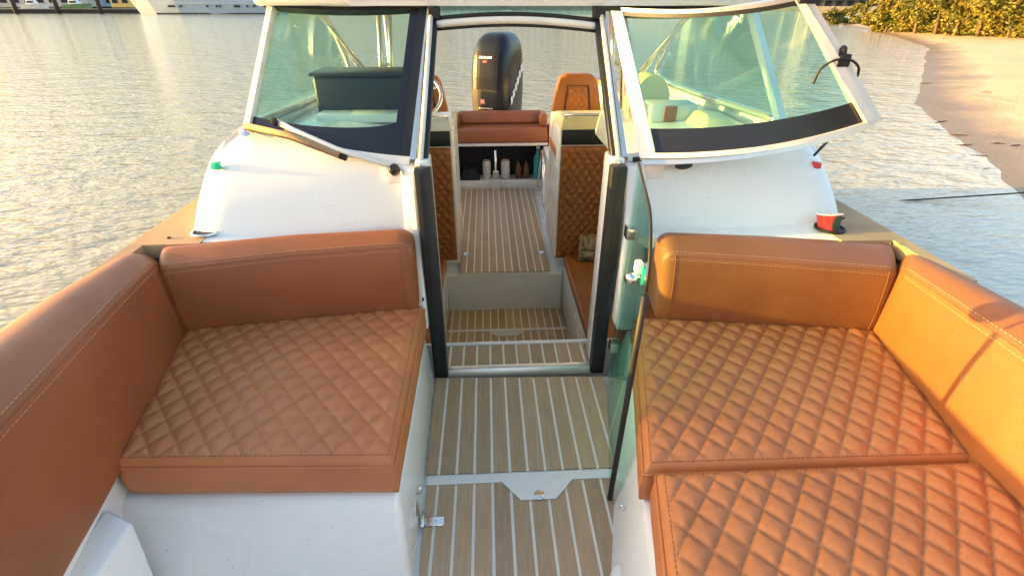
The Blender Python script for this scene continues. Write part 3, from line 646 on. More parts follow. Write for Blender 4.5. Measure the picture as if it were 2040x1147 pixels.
# cockpit side lockers, transom, bench box
for s in (-1, 1):
    prism('side_locker', [(s*0.42, 4.06, -0.46), (s*1.1, 4.06, -0.46), (s*1.1, 5.40, -0.46), (s*0.47, 5.40, -0.46)], [(s*0.46, 4.06, 0.05), (s*1.12, 4.06, 0.05), (s*1.12, 5.40, 0.05), (s*0.50, 5.40, 0.05)], 'gel', boat, 0.012, 2)
tr = box('transom', (-1.20, 5.68, -0.75), (1.20, 5.80, 0.26), 'gel', boat, 0.02, 2)
bb = box('bench_box_back', (-0.50, 5.66, -0.46), (0.58, 5.676, 0.06), 'dark', boat)
box('bench_box_shelf', (-0.47, 5.44, -0.37), (0.55, 5.655, -0.345), 'gel', bb)
box('bench_box_front', (-0.47, 5.405, -0.46), (0.55, 5.435, -0.335), 'gel', bb, 0.006, 2)
box('bench_box_lip', (-0.47, 5.40, 0.052), (0.55, 5.655, 0.085), 'gel', bb, 0.006, 2)
for x in (-0.485, 0.55): box('bench_box_side', (x, 5.40, -0.46), (x+0.014, 5.655, 0.05), 'leather_dark', bb, 0.003, 1)
# rail on the right side of the cockpit
rl = tube('grab_rail', smooth_path([(0.43, 5.25, -0.36), (0.46, 5.2, 0.02), (0.44, 5.0, 0.06), (0.42, 4.6, 0.02), (0.42, 4.45, -0.30)], 6), 0.014, 'chrome', boat, 8)
for q in ((-0.325, 3.72), (0.325, 3.72)):
    k = lathe('floor_latch', [(0, 0), (0.024, 0), (0.022, 0.004), (0, 0.005)], (q[0], q[1], -0.429), 'chrome', boat, 14)
    box('lever', (q[0]-0.03, q[1]-0.006, -0.4235), (q[0]+0.03, q[1]+0.006, -0.419), 'chrome', k, 0.001, 1)
# --- swung open glass door on the right of the doorway
D0, D1 = V((0.385, 1.605, 0)), V((0.258, 1.010, 0)); dd = (D1-D0); dn = V((dd.y, -dd.x, 0)).normalized()
def dp(u, z, o_=0.0): return D0+dd*u+V((0, 0, z))+V((0.012, 0, 0))*(z)+dn*o_
prof = [(0.0, 0.03), (0.0, 0.935)]
for i in range(9): a = i/8*math.pi/2; prof.append((0.68+0.32*math.sin(a), 0.79+0.15*math.cos(a)))
prof += [(1.0, 0.03)]
vs = [dp(u, z, -0.004) for u, z in prof]+[dp(u, z, 0.004) for u, z in prof]; L = len(prof)
fs = [tuple(range(L))[::-1], tuple(range(L, 2*L))]+[(i, (i+1) % L, L+(i+1) % L, L+i) for i in range(L)]
gd = mesh('glass_door', vs, fs, 'glassdoor', boat)
gd['label'] = 'green tinted glass door leaf swung open'
tube('edge_seal', [dp(1.006, z) for z in (0.012, 0.2, 0.4, 0.6, 0.78)], 0.009, 'rubber', gd, 8)
tube('top_seal', [dp(u+0.003, z+0.003) for u, z in prof[1:11]], 0.0045, 'rubber', gd, 6)
for z in (0.20, 0.70):
    k = box('door_hinge', tuple(dp(0.055, z, 0)+V((-0.016, -0.022, -0.022))), tuple(dp(0.055, z, 0)+V((0.016, 0.022, 0.022))), 'chrome', gd, 0.004, 2)
lt = lathe('door_latch', [(0, 0), (0.03, 0), (0.033, 0.008), (0.026, 0.016), (0, 0.018)], dp(0.88, 0.80, -0.006), 'chrome', gd, 18, -dn if dn.x > 0 else dn)
lathe('latch_plate', [(0, 0), (0.026, 0), (0.026, 0.006), (0, 0.006)], dp(0.91, 0.806, 0.004), 'navgreen', gd, 18, dn)
q = dp(0.88, 0.80, 0)
tube('latch_knob', [q+V((-0.02, -0.01, 0.0)), q+V((-0.05, -0.018, -0.004))], 0.014, 'chrome', gd, 12)
box('latch_tab', tuple(q+V((-0.028, -0.022, 0.01))), tuple(q+V((-0.010, 0.006, 0.042))), 'alu_white', gd, 0.003, 1)
# cup holder rings on the side decks, snap fasteners
for s, cx, cy in ((1, 1.128, 1.587), (-1, -1.13, 1.67)):
    k = tube('cup_holder', [(cx+0.047*math.cos(a), cy+0.047*math.sin(a), 0.695) for a in [i*math.pi/14 for i in range(28)]], 0.005, 'chrome' if s < 0 else 'rubber', boat, 8, True)
    lathe('well', [(0.0, 0), (0.046, 0), (0.046, 0.003), (0, 0.003)], (cx, cy, 0.6925), 'rubber', k, 24)
for x, y in ((-1.235, 1.62), (1.24, 1.68), (1.26, 1.45)):
    lathe('snap_stud', [(0, 0), (0.007, 0), (0.006, 0.004), (0, 0.005)], (x, y, 0.692), 'black', boat, 10)
lathe('snap_stud', [(0, 0), (0.008, 0), (0.006, 0.006), (0, 0.008)], (-0.366, 1.545, 0.46), 'black', boat, 10, V((1, 0, 0)))

# ================================================================== CUSHIONS
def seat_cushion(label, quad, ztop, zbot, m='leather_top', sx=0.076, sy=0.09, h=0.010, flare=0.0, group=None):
    """quad: inner-front, outer-front, outer-rear, inner-rear (xy)"""
    A, B, C_, D = [V((x, y, 0)) for x, y in quad]
    cen = (A+B+C_+D)/4
    t = thing('seat_cushion', label, 'cushion', (cen.x, cen.y, zbot), group)
    nu = int(max((B-A).length, (C_-D).length)/0.0058); nv = int(max((D-A).length, (C_-B).length)/0.0058)
    lu = ((B-A).length+(C_-D).length)/2; lv_ = ((D-A).length+(C_-B).length)/2
    P2 = lambda u, v: A*(1-u)*(1-v)+B*u*(1-v)+C_*u*v+D*(1-u)*v
    def hz(u, v):
        p = P2(u, v); e = min(u*lu, (1-u)*lu, v*lv_, (1-v)*lv_); r_ = 0.026
        rim = r_-math.sqrt(max(0, r_*r_-(r_-min(e, r_))**2))
        k = min(1, max(0, (e-0.012)/0.03))
        crown = 0.012*math.sin(math.pi*min(1, max(0, u)))*math.sin(math.pi*min(1, max(0, v)))
        return ztop-h+crown-rim+quilt_h(p.x, p.y, sx, sy, h)*k+0.0025*noise.noise(V((p.x*9, p.y*9, ztop)))*k
    vs = []; fs = []
    for j in range(nv+1):
        for i in range(nu+1):
            u, v = i/nu, j/nv; p = P2(u, v); vs.append((p.x, p.y, hz(u, v)))
    for j in range(nv):
        for i in range(nu): fs.append((j*(nu+1)+i, j*(nu+1)+i+1, (j+1)*(nu+1)+i+1, (j+1)*(nu+1)+i))
    mesh('quilted_top', vs, fs, m, t, True)
    # boxing band round the side
    zt = ztop-h-0.026; loop = []
    for k in range(40): loop.append((k/40, 0))
    for k in range(40): loop.append((1, k/40))
    for k in range(40): loop.append((1-k/40, 1))
    for k in range(40): loop.append((0, 1-k/40))
    rows = 7; vs = []; fs = []
    for j in range(rows+1):
        f = j/rows
        for (u, v) in loop:
            p = P2(u, v); d = (p-cen).normalized(); bul = 0.006*math.sin(math.pi*f)+0.0015*noise.noise(V((p.x*14, p.y*14, f*3)))-(0.016*max(0, (f-0.8)/0.2)**2)-0.001
            vs.append((p.x+d.x*bul, p.y+d.y*bul, zt-0.0+(zbot-zt)*f))
    Ln = len(loop)
    for j in range(rows): fs += [(j*Ln+i, j*Ln+(i+1) % Ln, (j+1)*Ln+(i+1) % Ln, (j+1)*Ln+i) for i in range(Ln)]
    fs.append(tuple(range(rows*Ln, rows*Ln+Ln)))
    mesh('side_band', vs, fs, m, t, True)
    tube('piping', [(P2(u, v).x+(P2(u, v)-cen).normalized().x*0.0015, P2(u, v).y+(P2(u, v)-cen).normalized().y*0.0015, zt) for u, v in loop], 0.0042, m, t, 6, True)
    rim = []
    for (u, v) in loop+[loop[0]]:
        mu = 0.016/lu; mv = 0.016/lv_; uu = min(1-mu, max(mu, u)); vv = min(1-mv, max(mv, v)); p = P2(uu, vv); rim.append((p.x, p.y, hz(uu, vv)+0.0006))
    dashes('edge_stitching', rim, 'thread_dark', t, 0.008, 0.005, 0.0009)
    # quilt stitching: thread down in the grooves
    vs = []; fs = []
    xs_ = [p.x for p in (A, B, C_, D)]; ys_ = [p.y for p in (A, B, C_, D)]
    def inv(x, y):
        u = v = 0.5
        for _ in range(6):
            p = P2(u, v); du = (B-A)*(1-v)+(C_-D)*v; dv = (D-A)*(1-u)+(C_-B)*u; det = du.x*dv.y-du.y*dv.x
            ex, ey = x-p.x, y-p.y; u += (ex*dv.y-ey*dv.x)/det; v += (du.x*ey-du.y*ex)/det
        return u, v
    for sg in (1, -1):
        k0 = int(min(x/sx+sg*y/sy for x in xs_ for y in ys_))-2; k1 = int(max(x/sx+sg*y/sy for x in xs_ for y in ys_))+2
        for k in range(k0, k1):
            y = min(ys_)
            while y < max(ys_):
                x = sx*(k-sg*y/sy); y2 = y+0.0075; x2 = sx*(k-sg*y2/sy)
                if min(xs_)-0.01 < x < max(xs_)+0.01:
                    u, v = inv(x, y); u2, v2 = inv(x2, y2)
                    if all(0.02 < q < 0.98 for q in (u, v, u2, v2)):
                        z1, z2 = hz(u, v)+0.0006, hz(u2, v2)+0.0006; kk = len(vs); wd = 0.0009
                        vs += [(x-wd, y, z1), (x+wd, y, z1), (x2+wd, y2, z2), (x2-wd, y2, z2), (x, y, z1+wd), (x2, y2, z2+wd)]
                        fs += [(kk, kk+4, kk+5, kk+3), (kk+4, kk+1, kk+2, kk+5), (kk, kk+1, kk+4), (kk+3, kk+5, kk+2)]
                y += 0.0115
    if vs: o = mesh('quilt_stitching', vs, fs, 'thread_dark', t); o['kind'] = 'stuff'
    return t
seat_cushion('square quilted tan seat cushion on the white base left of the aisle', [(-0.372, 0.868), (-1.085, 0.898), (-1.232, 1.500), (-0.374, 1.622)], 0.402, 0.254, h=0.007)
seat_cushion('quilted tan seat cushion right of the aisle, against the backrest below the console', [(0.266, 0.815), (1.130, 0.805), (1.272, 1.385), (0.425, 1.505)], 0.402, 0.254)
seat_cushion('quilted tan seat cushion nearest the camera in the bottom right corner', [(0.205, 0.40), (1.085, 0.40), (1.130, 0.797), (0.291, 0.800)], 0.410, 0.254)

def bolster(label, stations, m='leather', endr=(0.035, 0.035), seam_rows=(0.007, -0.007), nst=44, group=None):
    """stations: (t, inner-bottom b, seam s, crest c, back k)"""
    def lerp_st(t):
        for i in range(len(stations)-1):
            if t <= stations[i+1][0]:
                q = (t-stations[i][0])/(stations[i+1][0]-stations[i][0])
                return [V(a).lerp(V(c), q) for a, c in zip(stations[i][1:], stations[i+1][1:])]
        return [V(a) for a in stations[-1][1:]]
    mid = lerp_st(0.5); cen = sum(mid, V())/4
    T = thing('backrest_cushion', label, 'cushion', (cen.x, cen.y, min(p.z for p in mid)), group)
    a, z = lerp_st(0), lerp_st(1); Lm = (z[0]-a[0]).length
    ts = []; 
    for e in (0, .08, .2, .4, .65, 1): ts.append(e*endr[0]/Lm)
    k = nst
    for i in range(1, k): ts.append(endr[0]/Lm+(1-(endr[0]+endr[1])/Lm)*i/k)
    for e in (1, .65, .4, .2, .08, 0): ts.append(1-e*endr[1]/Lm)
    rings = []; seam = []; crests = []
    for t in ts:
        b_, s_, c_, k_ = lerp_st(t); fa = (s_-b_); nb = V((b_.x-k_.x, b_.y-k_.y, 0)).normalized()
        m1 = b_.lerp(s_, 0.33)+nb*0.012; m2 = b_.lerp(s_, 0.7)+nb*0.013
        back_top = V((k_.x, k_.y, c_.z-0.035)) 
        poly = [b_, m1, m2, s_, c_, back_top, k_]
        rp_ = roundpoly(poly, [0.022, 0.08, 0.08, 0.020, 0.06, 0.05, 0.02], 5)
        ct = sum(rp_, V())/len(rp_)
        e = t*Lm; r_ = endr[0]
        if (1-t)*Lm < e: e = (1-t)*Lm; r_ = endr[1]
        ins = r_*(1-math.sqrt(max(0, 1-((r_-min(e, r_))/r_)**2)))*0.95
        out = []
        for j, p in enumerate(rp_):
            d = p-ct; q = ct+d*max(0.15, 1-ins/max(0.05, d.length))
            q += nb*0.0025*noise.noise(V((t*Lm*5, j*0.15, cen.x*7)))*(1 if ins < 0.01 else 0)
            out.append(q)
        rings.append(out); seam.append(out[3*6+3] if False else out[3*6+2]); crests.append(out)
    N = len(rings[0]); vs = [p for r_ in rings for p in r_]; fs = []
    for i in range(len(rings)-1): fs += [(i*N+j, i*N+(j+1) % N, (i+1)*N+(j+1) % N, (i+1)*N+j) for j in range(N)]
    fs += [tuple(range(N))[::-1], tuple(range((len(rings)-1)*N, len(rings)*N))]
    mesh('cover', vs, fs, m, T, True)
    tube('top_seam', seam[3:-3], 0.0022, m, T, 6)
    for rr in (0, 4):
        line = [r_[3*6+rr]+((r_[3*6+rr]-sum(r_, V())/N).normalized()*0.0008) for r_ in rings[4:-4]]
        fine = [line[i].lerp(line[i+1], q) for i in range(len(line)-1) for q in (0, 0.5)]+[line[-1]]
        dashes('stitching', fine, 'thread', T, 0.009, 0.005, 0.0009)
    for idx in (5, len(rings)-6):                                  # vertical end seams
        r_ = rings[idx]; tube('end_seam', r_[4:3*6+3], 0.0016, m, T, 6)
    return T
# transverse left
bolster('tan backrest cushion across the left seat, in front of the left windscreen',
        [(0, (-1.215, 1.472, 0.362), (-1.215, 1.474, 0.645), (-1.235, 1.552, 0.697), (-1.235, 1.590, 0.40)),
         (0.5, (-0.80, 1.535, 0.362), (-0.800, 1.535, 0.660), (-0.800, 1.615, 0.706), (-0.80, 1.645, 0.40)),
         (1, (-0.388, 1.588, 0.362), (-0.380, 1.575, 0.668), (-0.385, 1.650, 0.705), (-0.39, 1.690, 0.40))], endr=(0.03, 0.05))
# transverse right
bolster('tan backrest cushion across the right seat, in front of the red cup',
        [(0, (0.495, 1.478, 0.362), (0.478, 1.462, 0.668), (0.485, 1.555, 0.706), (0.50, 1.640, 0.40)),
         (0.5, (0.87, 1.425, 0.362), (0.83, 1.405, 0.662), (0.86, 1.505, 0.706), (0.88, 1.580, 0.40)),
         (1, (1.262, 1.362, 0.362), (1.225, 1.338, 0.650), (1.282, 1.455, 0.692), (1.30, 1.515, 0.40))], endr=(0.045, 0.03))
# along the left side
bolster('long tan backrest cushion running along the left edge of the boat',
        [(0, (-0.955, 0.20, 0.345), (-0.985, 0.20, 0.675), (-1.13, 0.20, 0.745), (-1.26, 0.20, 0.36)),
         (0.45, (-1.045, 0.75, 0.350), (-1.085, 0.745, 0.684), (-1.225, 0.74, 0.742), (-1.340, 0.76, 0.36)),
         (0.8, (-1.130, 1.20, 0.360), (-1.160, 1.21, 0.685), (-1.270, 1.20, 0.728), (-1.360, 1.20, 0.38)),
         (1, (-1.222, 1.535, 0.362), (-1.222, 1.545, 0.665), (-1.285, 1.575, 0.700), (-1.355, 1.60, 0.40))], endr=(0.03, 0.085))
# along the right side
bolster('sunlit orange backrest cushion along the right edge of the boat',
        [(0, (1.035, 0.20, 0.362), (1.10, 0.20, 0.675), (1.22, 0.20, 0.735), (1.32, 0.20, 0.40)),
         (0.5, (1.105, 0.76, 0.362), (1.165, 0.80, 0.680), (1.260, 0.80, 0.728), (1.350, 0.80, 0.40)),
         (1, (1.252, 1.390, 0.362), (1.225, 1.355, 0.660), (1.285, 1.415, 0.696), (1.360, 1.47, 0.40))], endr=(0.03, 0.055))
# berth cushions in the lower cabin
for s, xi, lab in ((1, 0.455, 'plain brown berth cushion inside the doorway, under the foil bag'), (-1, -0.452, 'sliver of brown berth cushion inside the doorway, on the left')):
    t = thing('berth_cushion', lab, 'cushion', (s*0.75, 2.6, -0.363))
    prism('cover', [(xi, 1.93, -0.363), (s*1.05, 1.93, -0.363), (s*1.05, 3.40, -0.363), (xi, 3.40, -0.363)], [(xi, 1.93, -0.29), (s*1.05, 1.93, -0.29), (s*1.05, 3.40, -0.29), (xi, 3.40, -0.29)], 'leather_dark', t, 0.02, 4)
    tube('piping', [(xi+s*0.02, 1.95, -0.288), (xi+s*0.02, 3.38, -0.288)], 0.004, 'leather_dark', t, 6)

# helm chairs
def chair(cx, y, label):
    t = thing('helm_chair', label, 'chair', (cx, y, 0.2))
    # backrest outline
    prof = [(-0.205, 0.50), (-0.20, 0.64), (-0.150, 0.88), (-0.115, 0.93), (0.115, 0.93), (0.150, 0.88), (0.20, 0.64), (0.205, 0.50)]
    out = roundpoly([V((x, 0, z)) for x, z in prof], [0.02, 0.06, 0.05, 0.05, 0.05, 0.05, 0.06, 0.02], 4)
    b = bmesh.new(); f = [b.verts.new((cx+p.x, y-0.05+(p.z-0.5)*0.16, p.z)) for p in out]; bk = [b.verts.new((cx+p.x, y+0.05+(p.z-0.5)*0.16, p.z)) for p in out]
    n_ = len(out); b.faces.new(f); b.faces.new(bk[::-1])
    for i in range(n_): b.faces.new((f[i], f[(i+1) % n_], bk[(i+1) % n_], bk[i]))
    be = [e for e in b.edges if len(e.link_faces) == 2 and any(len(x.verts) > 4 for x in e.link_faces)]
    bmesh.ops.bevel(b, geom=be, offset=0.022, segments=3, affect='EDGES', profile=0.6)
    br = finish_bm('backrest', b, 'leather_dark', t, math.radians(50))
    # quilted inset
    vs = []; fs = []; n1, n2 = 30, 36
    for j in range(n2+1):
        for i in range(n1+1):
            z = 0.55+0.30*j/n2; wv = 0.115-0.035*(j/n2); x = -wv+2*wv*i/n1; e = min(i, n1-i, j, n2-j)/4.0
            vs.append((cx+x, y-0.054+(z-0.5)*0.16-quilt_h(x, z, 0.05, 0.065, 0.008)*min(1, e)+0.004*max(0, 1-e), z))
    for j in range(n2):
        for i in range(n1): fs.append((j*(n1+1)+i, j*(n1+1)+i+1, (j+1)*(n1+1)+i+1, (j+1)*(n1+1)+i))
    mesh('quilted_inset', vs, fs, 'leather_dark', br, True)
    tube('inset_piping', [(cx+x, y-0.056+(z-0.5)*0.16, z) for x, z in ((-0.115, 0.55), (-0.082, 0.85), (0.082, 0.85), (0.115, 0.55))], 0.005, 'dark', br, 6)
    box('seat', (cx-0.22, y-0.46, 0.40), (cx+0.22, y-0.03, 0.50), 'leather_dark', t, 0.03, 3)
    tube('pedestal', [(cx, y-0.2, -0.45), (cx, y-0.2, 0.40)], 0.05, 'alu', t, 12)
    return t
chair(0.605, 4.05, 'brown helm chair with quilted inset, right of the outboard motor')
chair(-0.615, 4.05, 'brown helm chair partly hidden by the left door frame')
# aft bench
t = thing('aft_bench', 'brown padded bench across the stern in front of the outboard motor', 'bench', (0.05, 5.5, 0.085))
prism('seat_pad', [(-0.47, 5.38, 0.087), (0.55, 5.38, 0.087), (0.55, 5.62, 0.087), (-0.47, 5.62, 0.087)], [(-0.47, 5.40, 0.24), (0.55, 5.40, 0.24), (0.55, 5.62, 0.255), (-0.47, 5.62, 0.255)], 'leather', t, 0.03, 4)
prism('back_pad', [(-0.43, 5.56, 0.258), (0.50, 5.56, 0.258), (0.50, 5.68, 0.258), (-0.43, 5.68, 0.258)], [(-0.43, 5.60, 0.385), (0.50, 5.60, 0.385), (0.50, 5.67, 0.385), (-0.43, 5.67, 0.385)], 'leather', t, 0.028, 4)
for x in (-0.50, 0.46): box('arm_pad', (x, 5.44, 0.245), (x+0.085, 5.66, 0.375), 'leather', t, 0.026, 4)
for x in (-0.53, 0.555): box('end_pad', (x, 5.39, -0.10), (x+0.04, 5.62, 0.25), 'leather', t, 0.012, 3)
# pedestal mount in front of the bench
t = thing('pedestal_mount', 'small chrome pedestal fitting standing before the stern bench', 'pedestal', (-0.03, 5.36, -0.43))
tube('post', [(-0.03, 5.36, -0.43), (-0.03, 5.36, 0.02)], 0.012, 'chrome', t, 10)
box('foot', (-0.085, 5.335, -0.429), (0.025, 5.385, -0.30), 'grey_gel', t, 0.008, 2)
box('collar', (-0.062, 5.332, -0.30), (0.002, 5.388, -0.20), 'chrome', t, 0.008, 2)

# outboard motor
om = thing('outboard_motor', 'glossy black outboard motor behind the stern bench', 'outboard motor', (0.02, 6.02, 0.1))
oc = V((0.02, 6.02, 0)); ang = math.radians(-24)
def orot(p): 
    x, y = p[0], p[1]; return V((oc.x+x*math.cos(ang)-y*math.sin(ang), oc.y+x*math.sin(ang)+y*math.cos(ang), p[2]))
secs = [(0.02, .14, .20, .02), (0.16, .18, .24, .01), (0.24, .222, .30, 0), (0.30, .236, .315, 0), (0.50, .242, .325, .0), (0.72, .240, .32, .0), (0.90, .228, .305, .01), (1.00, .210, .28, .02), (1.07, .182, .25, .03), (1.115, .14, .19, .04), (1.135, .09, .12, .045), (1.14, .01, .01, .045)]
vs = []; fs = []; NS = 40
for z, hx, hy, cy in secs:
    for k in range(NS):
        a = 2*math.pi*k/NS; ca, sa = math.cos(a), math.sin(a); pw = 0.52
        vs.append(orot((hx*math.copysign(abs(ca)**pw, ca), cy+hy*math.copysign(abs(sa)**pw, sa)+0.04*(z-0.5), z)))
for i in range(len(secs)-1): fs += [(i*NS+k, i*NS+(k+1) % NS, (i+1)*NS+(k+1) % NS, (i+1)*NS+k) for k in range(NS)]
fs += [tuple(range(NS))[::-1], tuple(range((len(secs)-1)*NS, len(secs)*NS))]
cw = mesh('cowling', vs, fs, 'cowl', om, True)
def oface(x, z, o_=0.0):                    # a point on the front of the cowling
    for i in range(len(secs)-1):
        if z <= secs[i+1][0]:
            q = (z-secs[i][0])/(secs[i+1][0]-secs[i][0]); hx = secs[i][1]+(secs[i+1][1]-secs[i][1])*q; hy = secs[i][2]+(secs[i+1][2]-secs[i][2])*q; cy = secs[i][3]+(secs[i+1][3]-secs[i][3])*q; break
    cx = min(0.999, abs(x)/hx); ca = cx**(1/0.52); sa = math.sqrt(max(0, 1-ca*ca))**0.52
    return orot((x, cy-hy*sa+0.04*(z-0.5)-o_, z))
def oplate(name, x0, x1, z0, z1, m, parent, o_=0.004, n_=8, skew=0.0):
    vs = []; fs = []
    for d in (o_, -0.01):
        for j in range(n_+1):
            for i in range(n_+1):
                z = z0+(z1-z0)*j/n_; vs.append(oface(x0+(x1-x0)*i/n_+skew*(z-z0), z, d))
    k = (n_+1)**2
    for j in range(n_):
        for i in range(n_):
            q = (j*(n_+1)+i, j*(n_+1)+i+1, (j+1)*(n_+1)+i+1, (j+1)*(n_+1)+i); fs += [q, tuple(a+k for a in q[::-1])]
    for i in range(n_):
        for e in (lambda i: i, lambda i: n_*(n_+1)+i): a, c = e(i), e(i+1); fs.append((a, c, c+k, a+k))
        for e in (lambda i: i*(n_+1), lambda i: i*(n_+1)+n_): a, c = e(i), e(i+1); fs.append((a, c, c+k, a+k))
    return mesh(name, vs, fs, m, parent, False)
up_ = oplate('front_panel', -0.165, 0.165, 0.62, 0.965, 'cowl_panel', om)
for k, (a, c) in enumerate(((-0.10, -0.075), (-0.068, -0.045), (-0.038, -0.012), (-0.004, 0.018), (0.026, 0.05))): oplate('lettering', a, c, 0.893-0.002*(k % 2), 0.915, 'mark_white', up_, 0.006, 2, 0.25)
oplate('emblem', -0.05, -0.005, 0.855, 0.872, 'mark_red', up_, 0.006, 2)
oplate('number', -0.045, 0.04, 0.80, 0.818, 'cowl', up_, 0.006, 2)
lo_ = oplate('lower_front_panel', -0.20, 0.165, 0.30, 0.585, 'rubber', om)
oplate('badge', -0.075, -0.02, 0.435, 0.488, 'mark_red', lo_, 0.0065, 2)
oplate('badge_mark', -0.062, -0.045, 0.448, 0.476, 'mark_white', lo_, 0.0085, 2); oplate('badge_mark', -0.040, -0.028, 0.448, 0.470, 'mark_white', lo_, 0.0085, 2)
for k in range(6): oplate('lettering', -0.10+0.03*k, -0.082+0.03*k, 0.385, 0.398, 'mark_white', lo_, 0.0065, 2, 0.2)
# slanted strokes of the side lettering
for k in range(6):
    y0 = -0.20+0.062*k; z0 = 0.42+0.06*k
    pts = [(0.2445, y0, z0), (0.2445, y0+0.045, z0+0.03), (0.2445, y0+0.03, z0+0.105), (0.2445, y0-0.015, z0+0.075)]
    prism('side_lettering', [orot(p) for p in pts], [orot((p[0]+0.004, p[1], p[2])) for p in pts], 'mark_white', om)
box('swivel_bracket', (-0.20, 5.80, -0.35), (0.20, 5.95, 0.20), 'black', om, 0.03, 2)
tube('midsection', [(0.02, 6.06, 0.1), (0.02, 6.06, -0.9)], [0.17, 0.13], 'cowl', om, 14)
lathe('cowl_seam', [(0.0, 0), (0.001, 0)], (0.02, 6.02, 0.1), 'rubber', om, 6) if False else None

# ================================================================== SMALL THINGS
c = thing('paper_cup', 'red paper cup with dark green print in the side deck holder', 'cup', (1.122, 1.580, 0.652))
lathe('cup_wall', [(0.0, 0), (0.029, 0), (0.041, 0.075), (0.039, 0.075), (0.030, 0.006), (0, 0.005)], (1.122, 1.580, 0.652), 'red', c, 26)
tube('rim', [(1.122+0.0405*math.cos(a), 1.58+0.0405*math.sin(a), 0.7275) for a in [i*math.pi/12 for i in range(24)]], 0.0028, 'mark_white', c, 6, True)
vs = []; fs = []
for j in range(7):
    for i in range(9):
        z = 0.016+0.05*j/6; wv = math.sqrt(max(0.02, 1-((j-2.6)/4.0)**2)); an = math.radians(-70+ (i-4)*9*wv); r_ = 0.0298+0.012*z/0.075+0.0012
        vs.append((1.122+r_*math.cos(an), 1.58+r_*math.sin(an), 0.657+z))
for j in range(6):
    for i in range(8): fs.append((j*9+i, j*9+i+1, j*9+10+i, j*9+9+i))
mesh('print', vs, fs, 'dgreen', c, True)
c.location.z += 0.018; c.rotation_euler = (math.radians(-17), 0, 0)      # leaning back in the holder
# foil snack bag: crumpled pillow
t = thing('snack_bag', 'crumpled brown and silver foil bag on the berth cushion', 'bag', (0.64, 3.28, -0.285))
vs = []; fs = []; n1, n2 = 20, 26
for s_ in (1, -1):
    for j in range(n2+1):
        for i in range(n1+1):
            u, v = i/n1, j/n2; fat = (math.sin(math.pi*u)*math.sin(math.pi*v))**0.5*0.05
            cr_ = 0.02*noise.noise(V((u*5, v*6, s_)))+0.012*noise.noise(V((u*13, v*13, s_*3)))
            x = (u-0.5)*0.15; zz = v*0.21; vs.append((0.625+x+0.25*zz*0.4, 3.27-s_*(fat+cr_*min(1, fat*40))+zz*0.45, -0.285+zz*0.85))
k = (n1+1)*(n2+1)
for s_ in (0, 1):
    for j in range(n2):
        for i in range(n1): fs.append(tuple(s_*k+q for q in (j*(n1+1)+i, j*(n1+1)+i+1, (j+1)*(n1+1)+i+1, (j+1)*(n1+1)+i)))
mesh('bag_body', vs, fs, 'foil', t, True)
# things in the open storage under the bench
def can(x, y, r, h_, m, name, label, cat):
    t = thing(name, label, cat, (x, y, -0.343))
    lathe('body', [(0, 0), (r*0.9, 0), (r, 0.01), (r, h_-0.015), (r*0.85, h_), (0, h_)], (x, y, -0.3435), m, t, 16)
    tube('rim', [(x+r*0.86*math.cos(a), y+r*0.86*math.sin(a), -0.343+h_) for a in [i*math.pi/8 for i in range(16)]], 0.004, 'alu', t, 6, True)
can(-0.13, 5.53, 0.045, 0.20, 'can', 'drink_can', 'white can left of the chrome pedestal under the bench', 'can')
can(0.085, 5.52, 0.050, 0.205, 'can', 'drink_can', 'white can right of the chrome pedestal under the bench', 'can')
def bottle(x, y, r, h_, m, label):
    t = thing('bottle', label, 'bottle', (x, y, -0.343))
    lathe('body', [(0, 0), (r, 0), (r, h_*0.62), (r*0.45, h_*0.8), (r*0.4, h_*0.93), (0, h_*0.93)], (x, y, -0.3435), m, t, 16)
    lathe('cap', [(0, 0), (r*0.48, 0), (r*0.48, h_*0.07), (0, h_*0.07)], (x, y, -0.343+h_*0.931), 'black' if m != 'teal' else 'mark_white', t, 12)
bottle(0.235, 5.52, 0.038, 0.20, 'bottle', 'brown bottle under the bench, beside the white can')
bottle(0.325, 5.52, 0.038, 0.20, 'bottle', 'brown bottle under the bench, nearer the teal bottle')
bottle(0.455, 5.50, 0.050, 0.37, 'teal', 'tall teal bottle at the right end under the bench')
t = thing('folded_jacket', 'dark crumpled cloth heap at the left end under the bench', 'cloth', (-0.33, 5.53, -0.343))
vs = []; fs = []
for j in range(13):
    for i in range(19):
        u, v = i/18, j/12; x = -0.45+0.24*u; y = 5.45+0.17*v; e = math.sin(math.pi*u)**0.5*math.sin(math.pi*v)**0.5
        vs.append((x, y, -0.3435+e*(0.13+0.10*noise.noise(V((u*4, v*4, 2)))+0.05*noise.noise(V((u*9, v*9, 5))))))
for j in range(12):
    for i in range(18): fs.append((j*19+i, j*19+i+1, j*19+20+i, j*19+19+i))
mesh('cloth', vs, fs, 'dark', t, True)

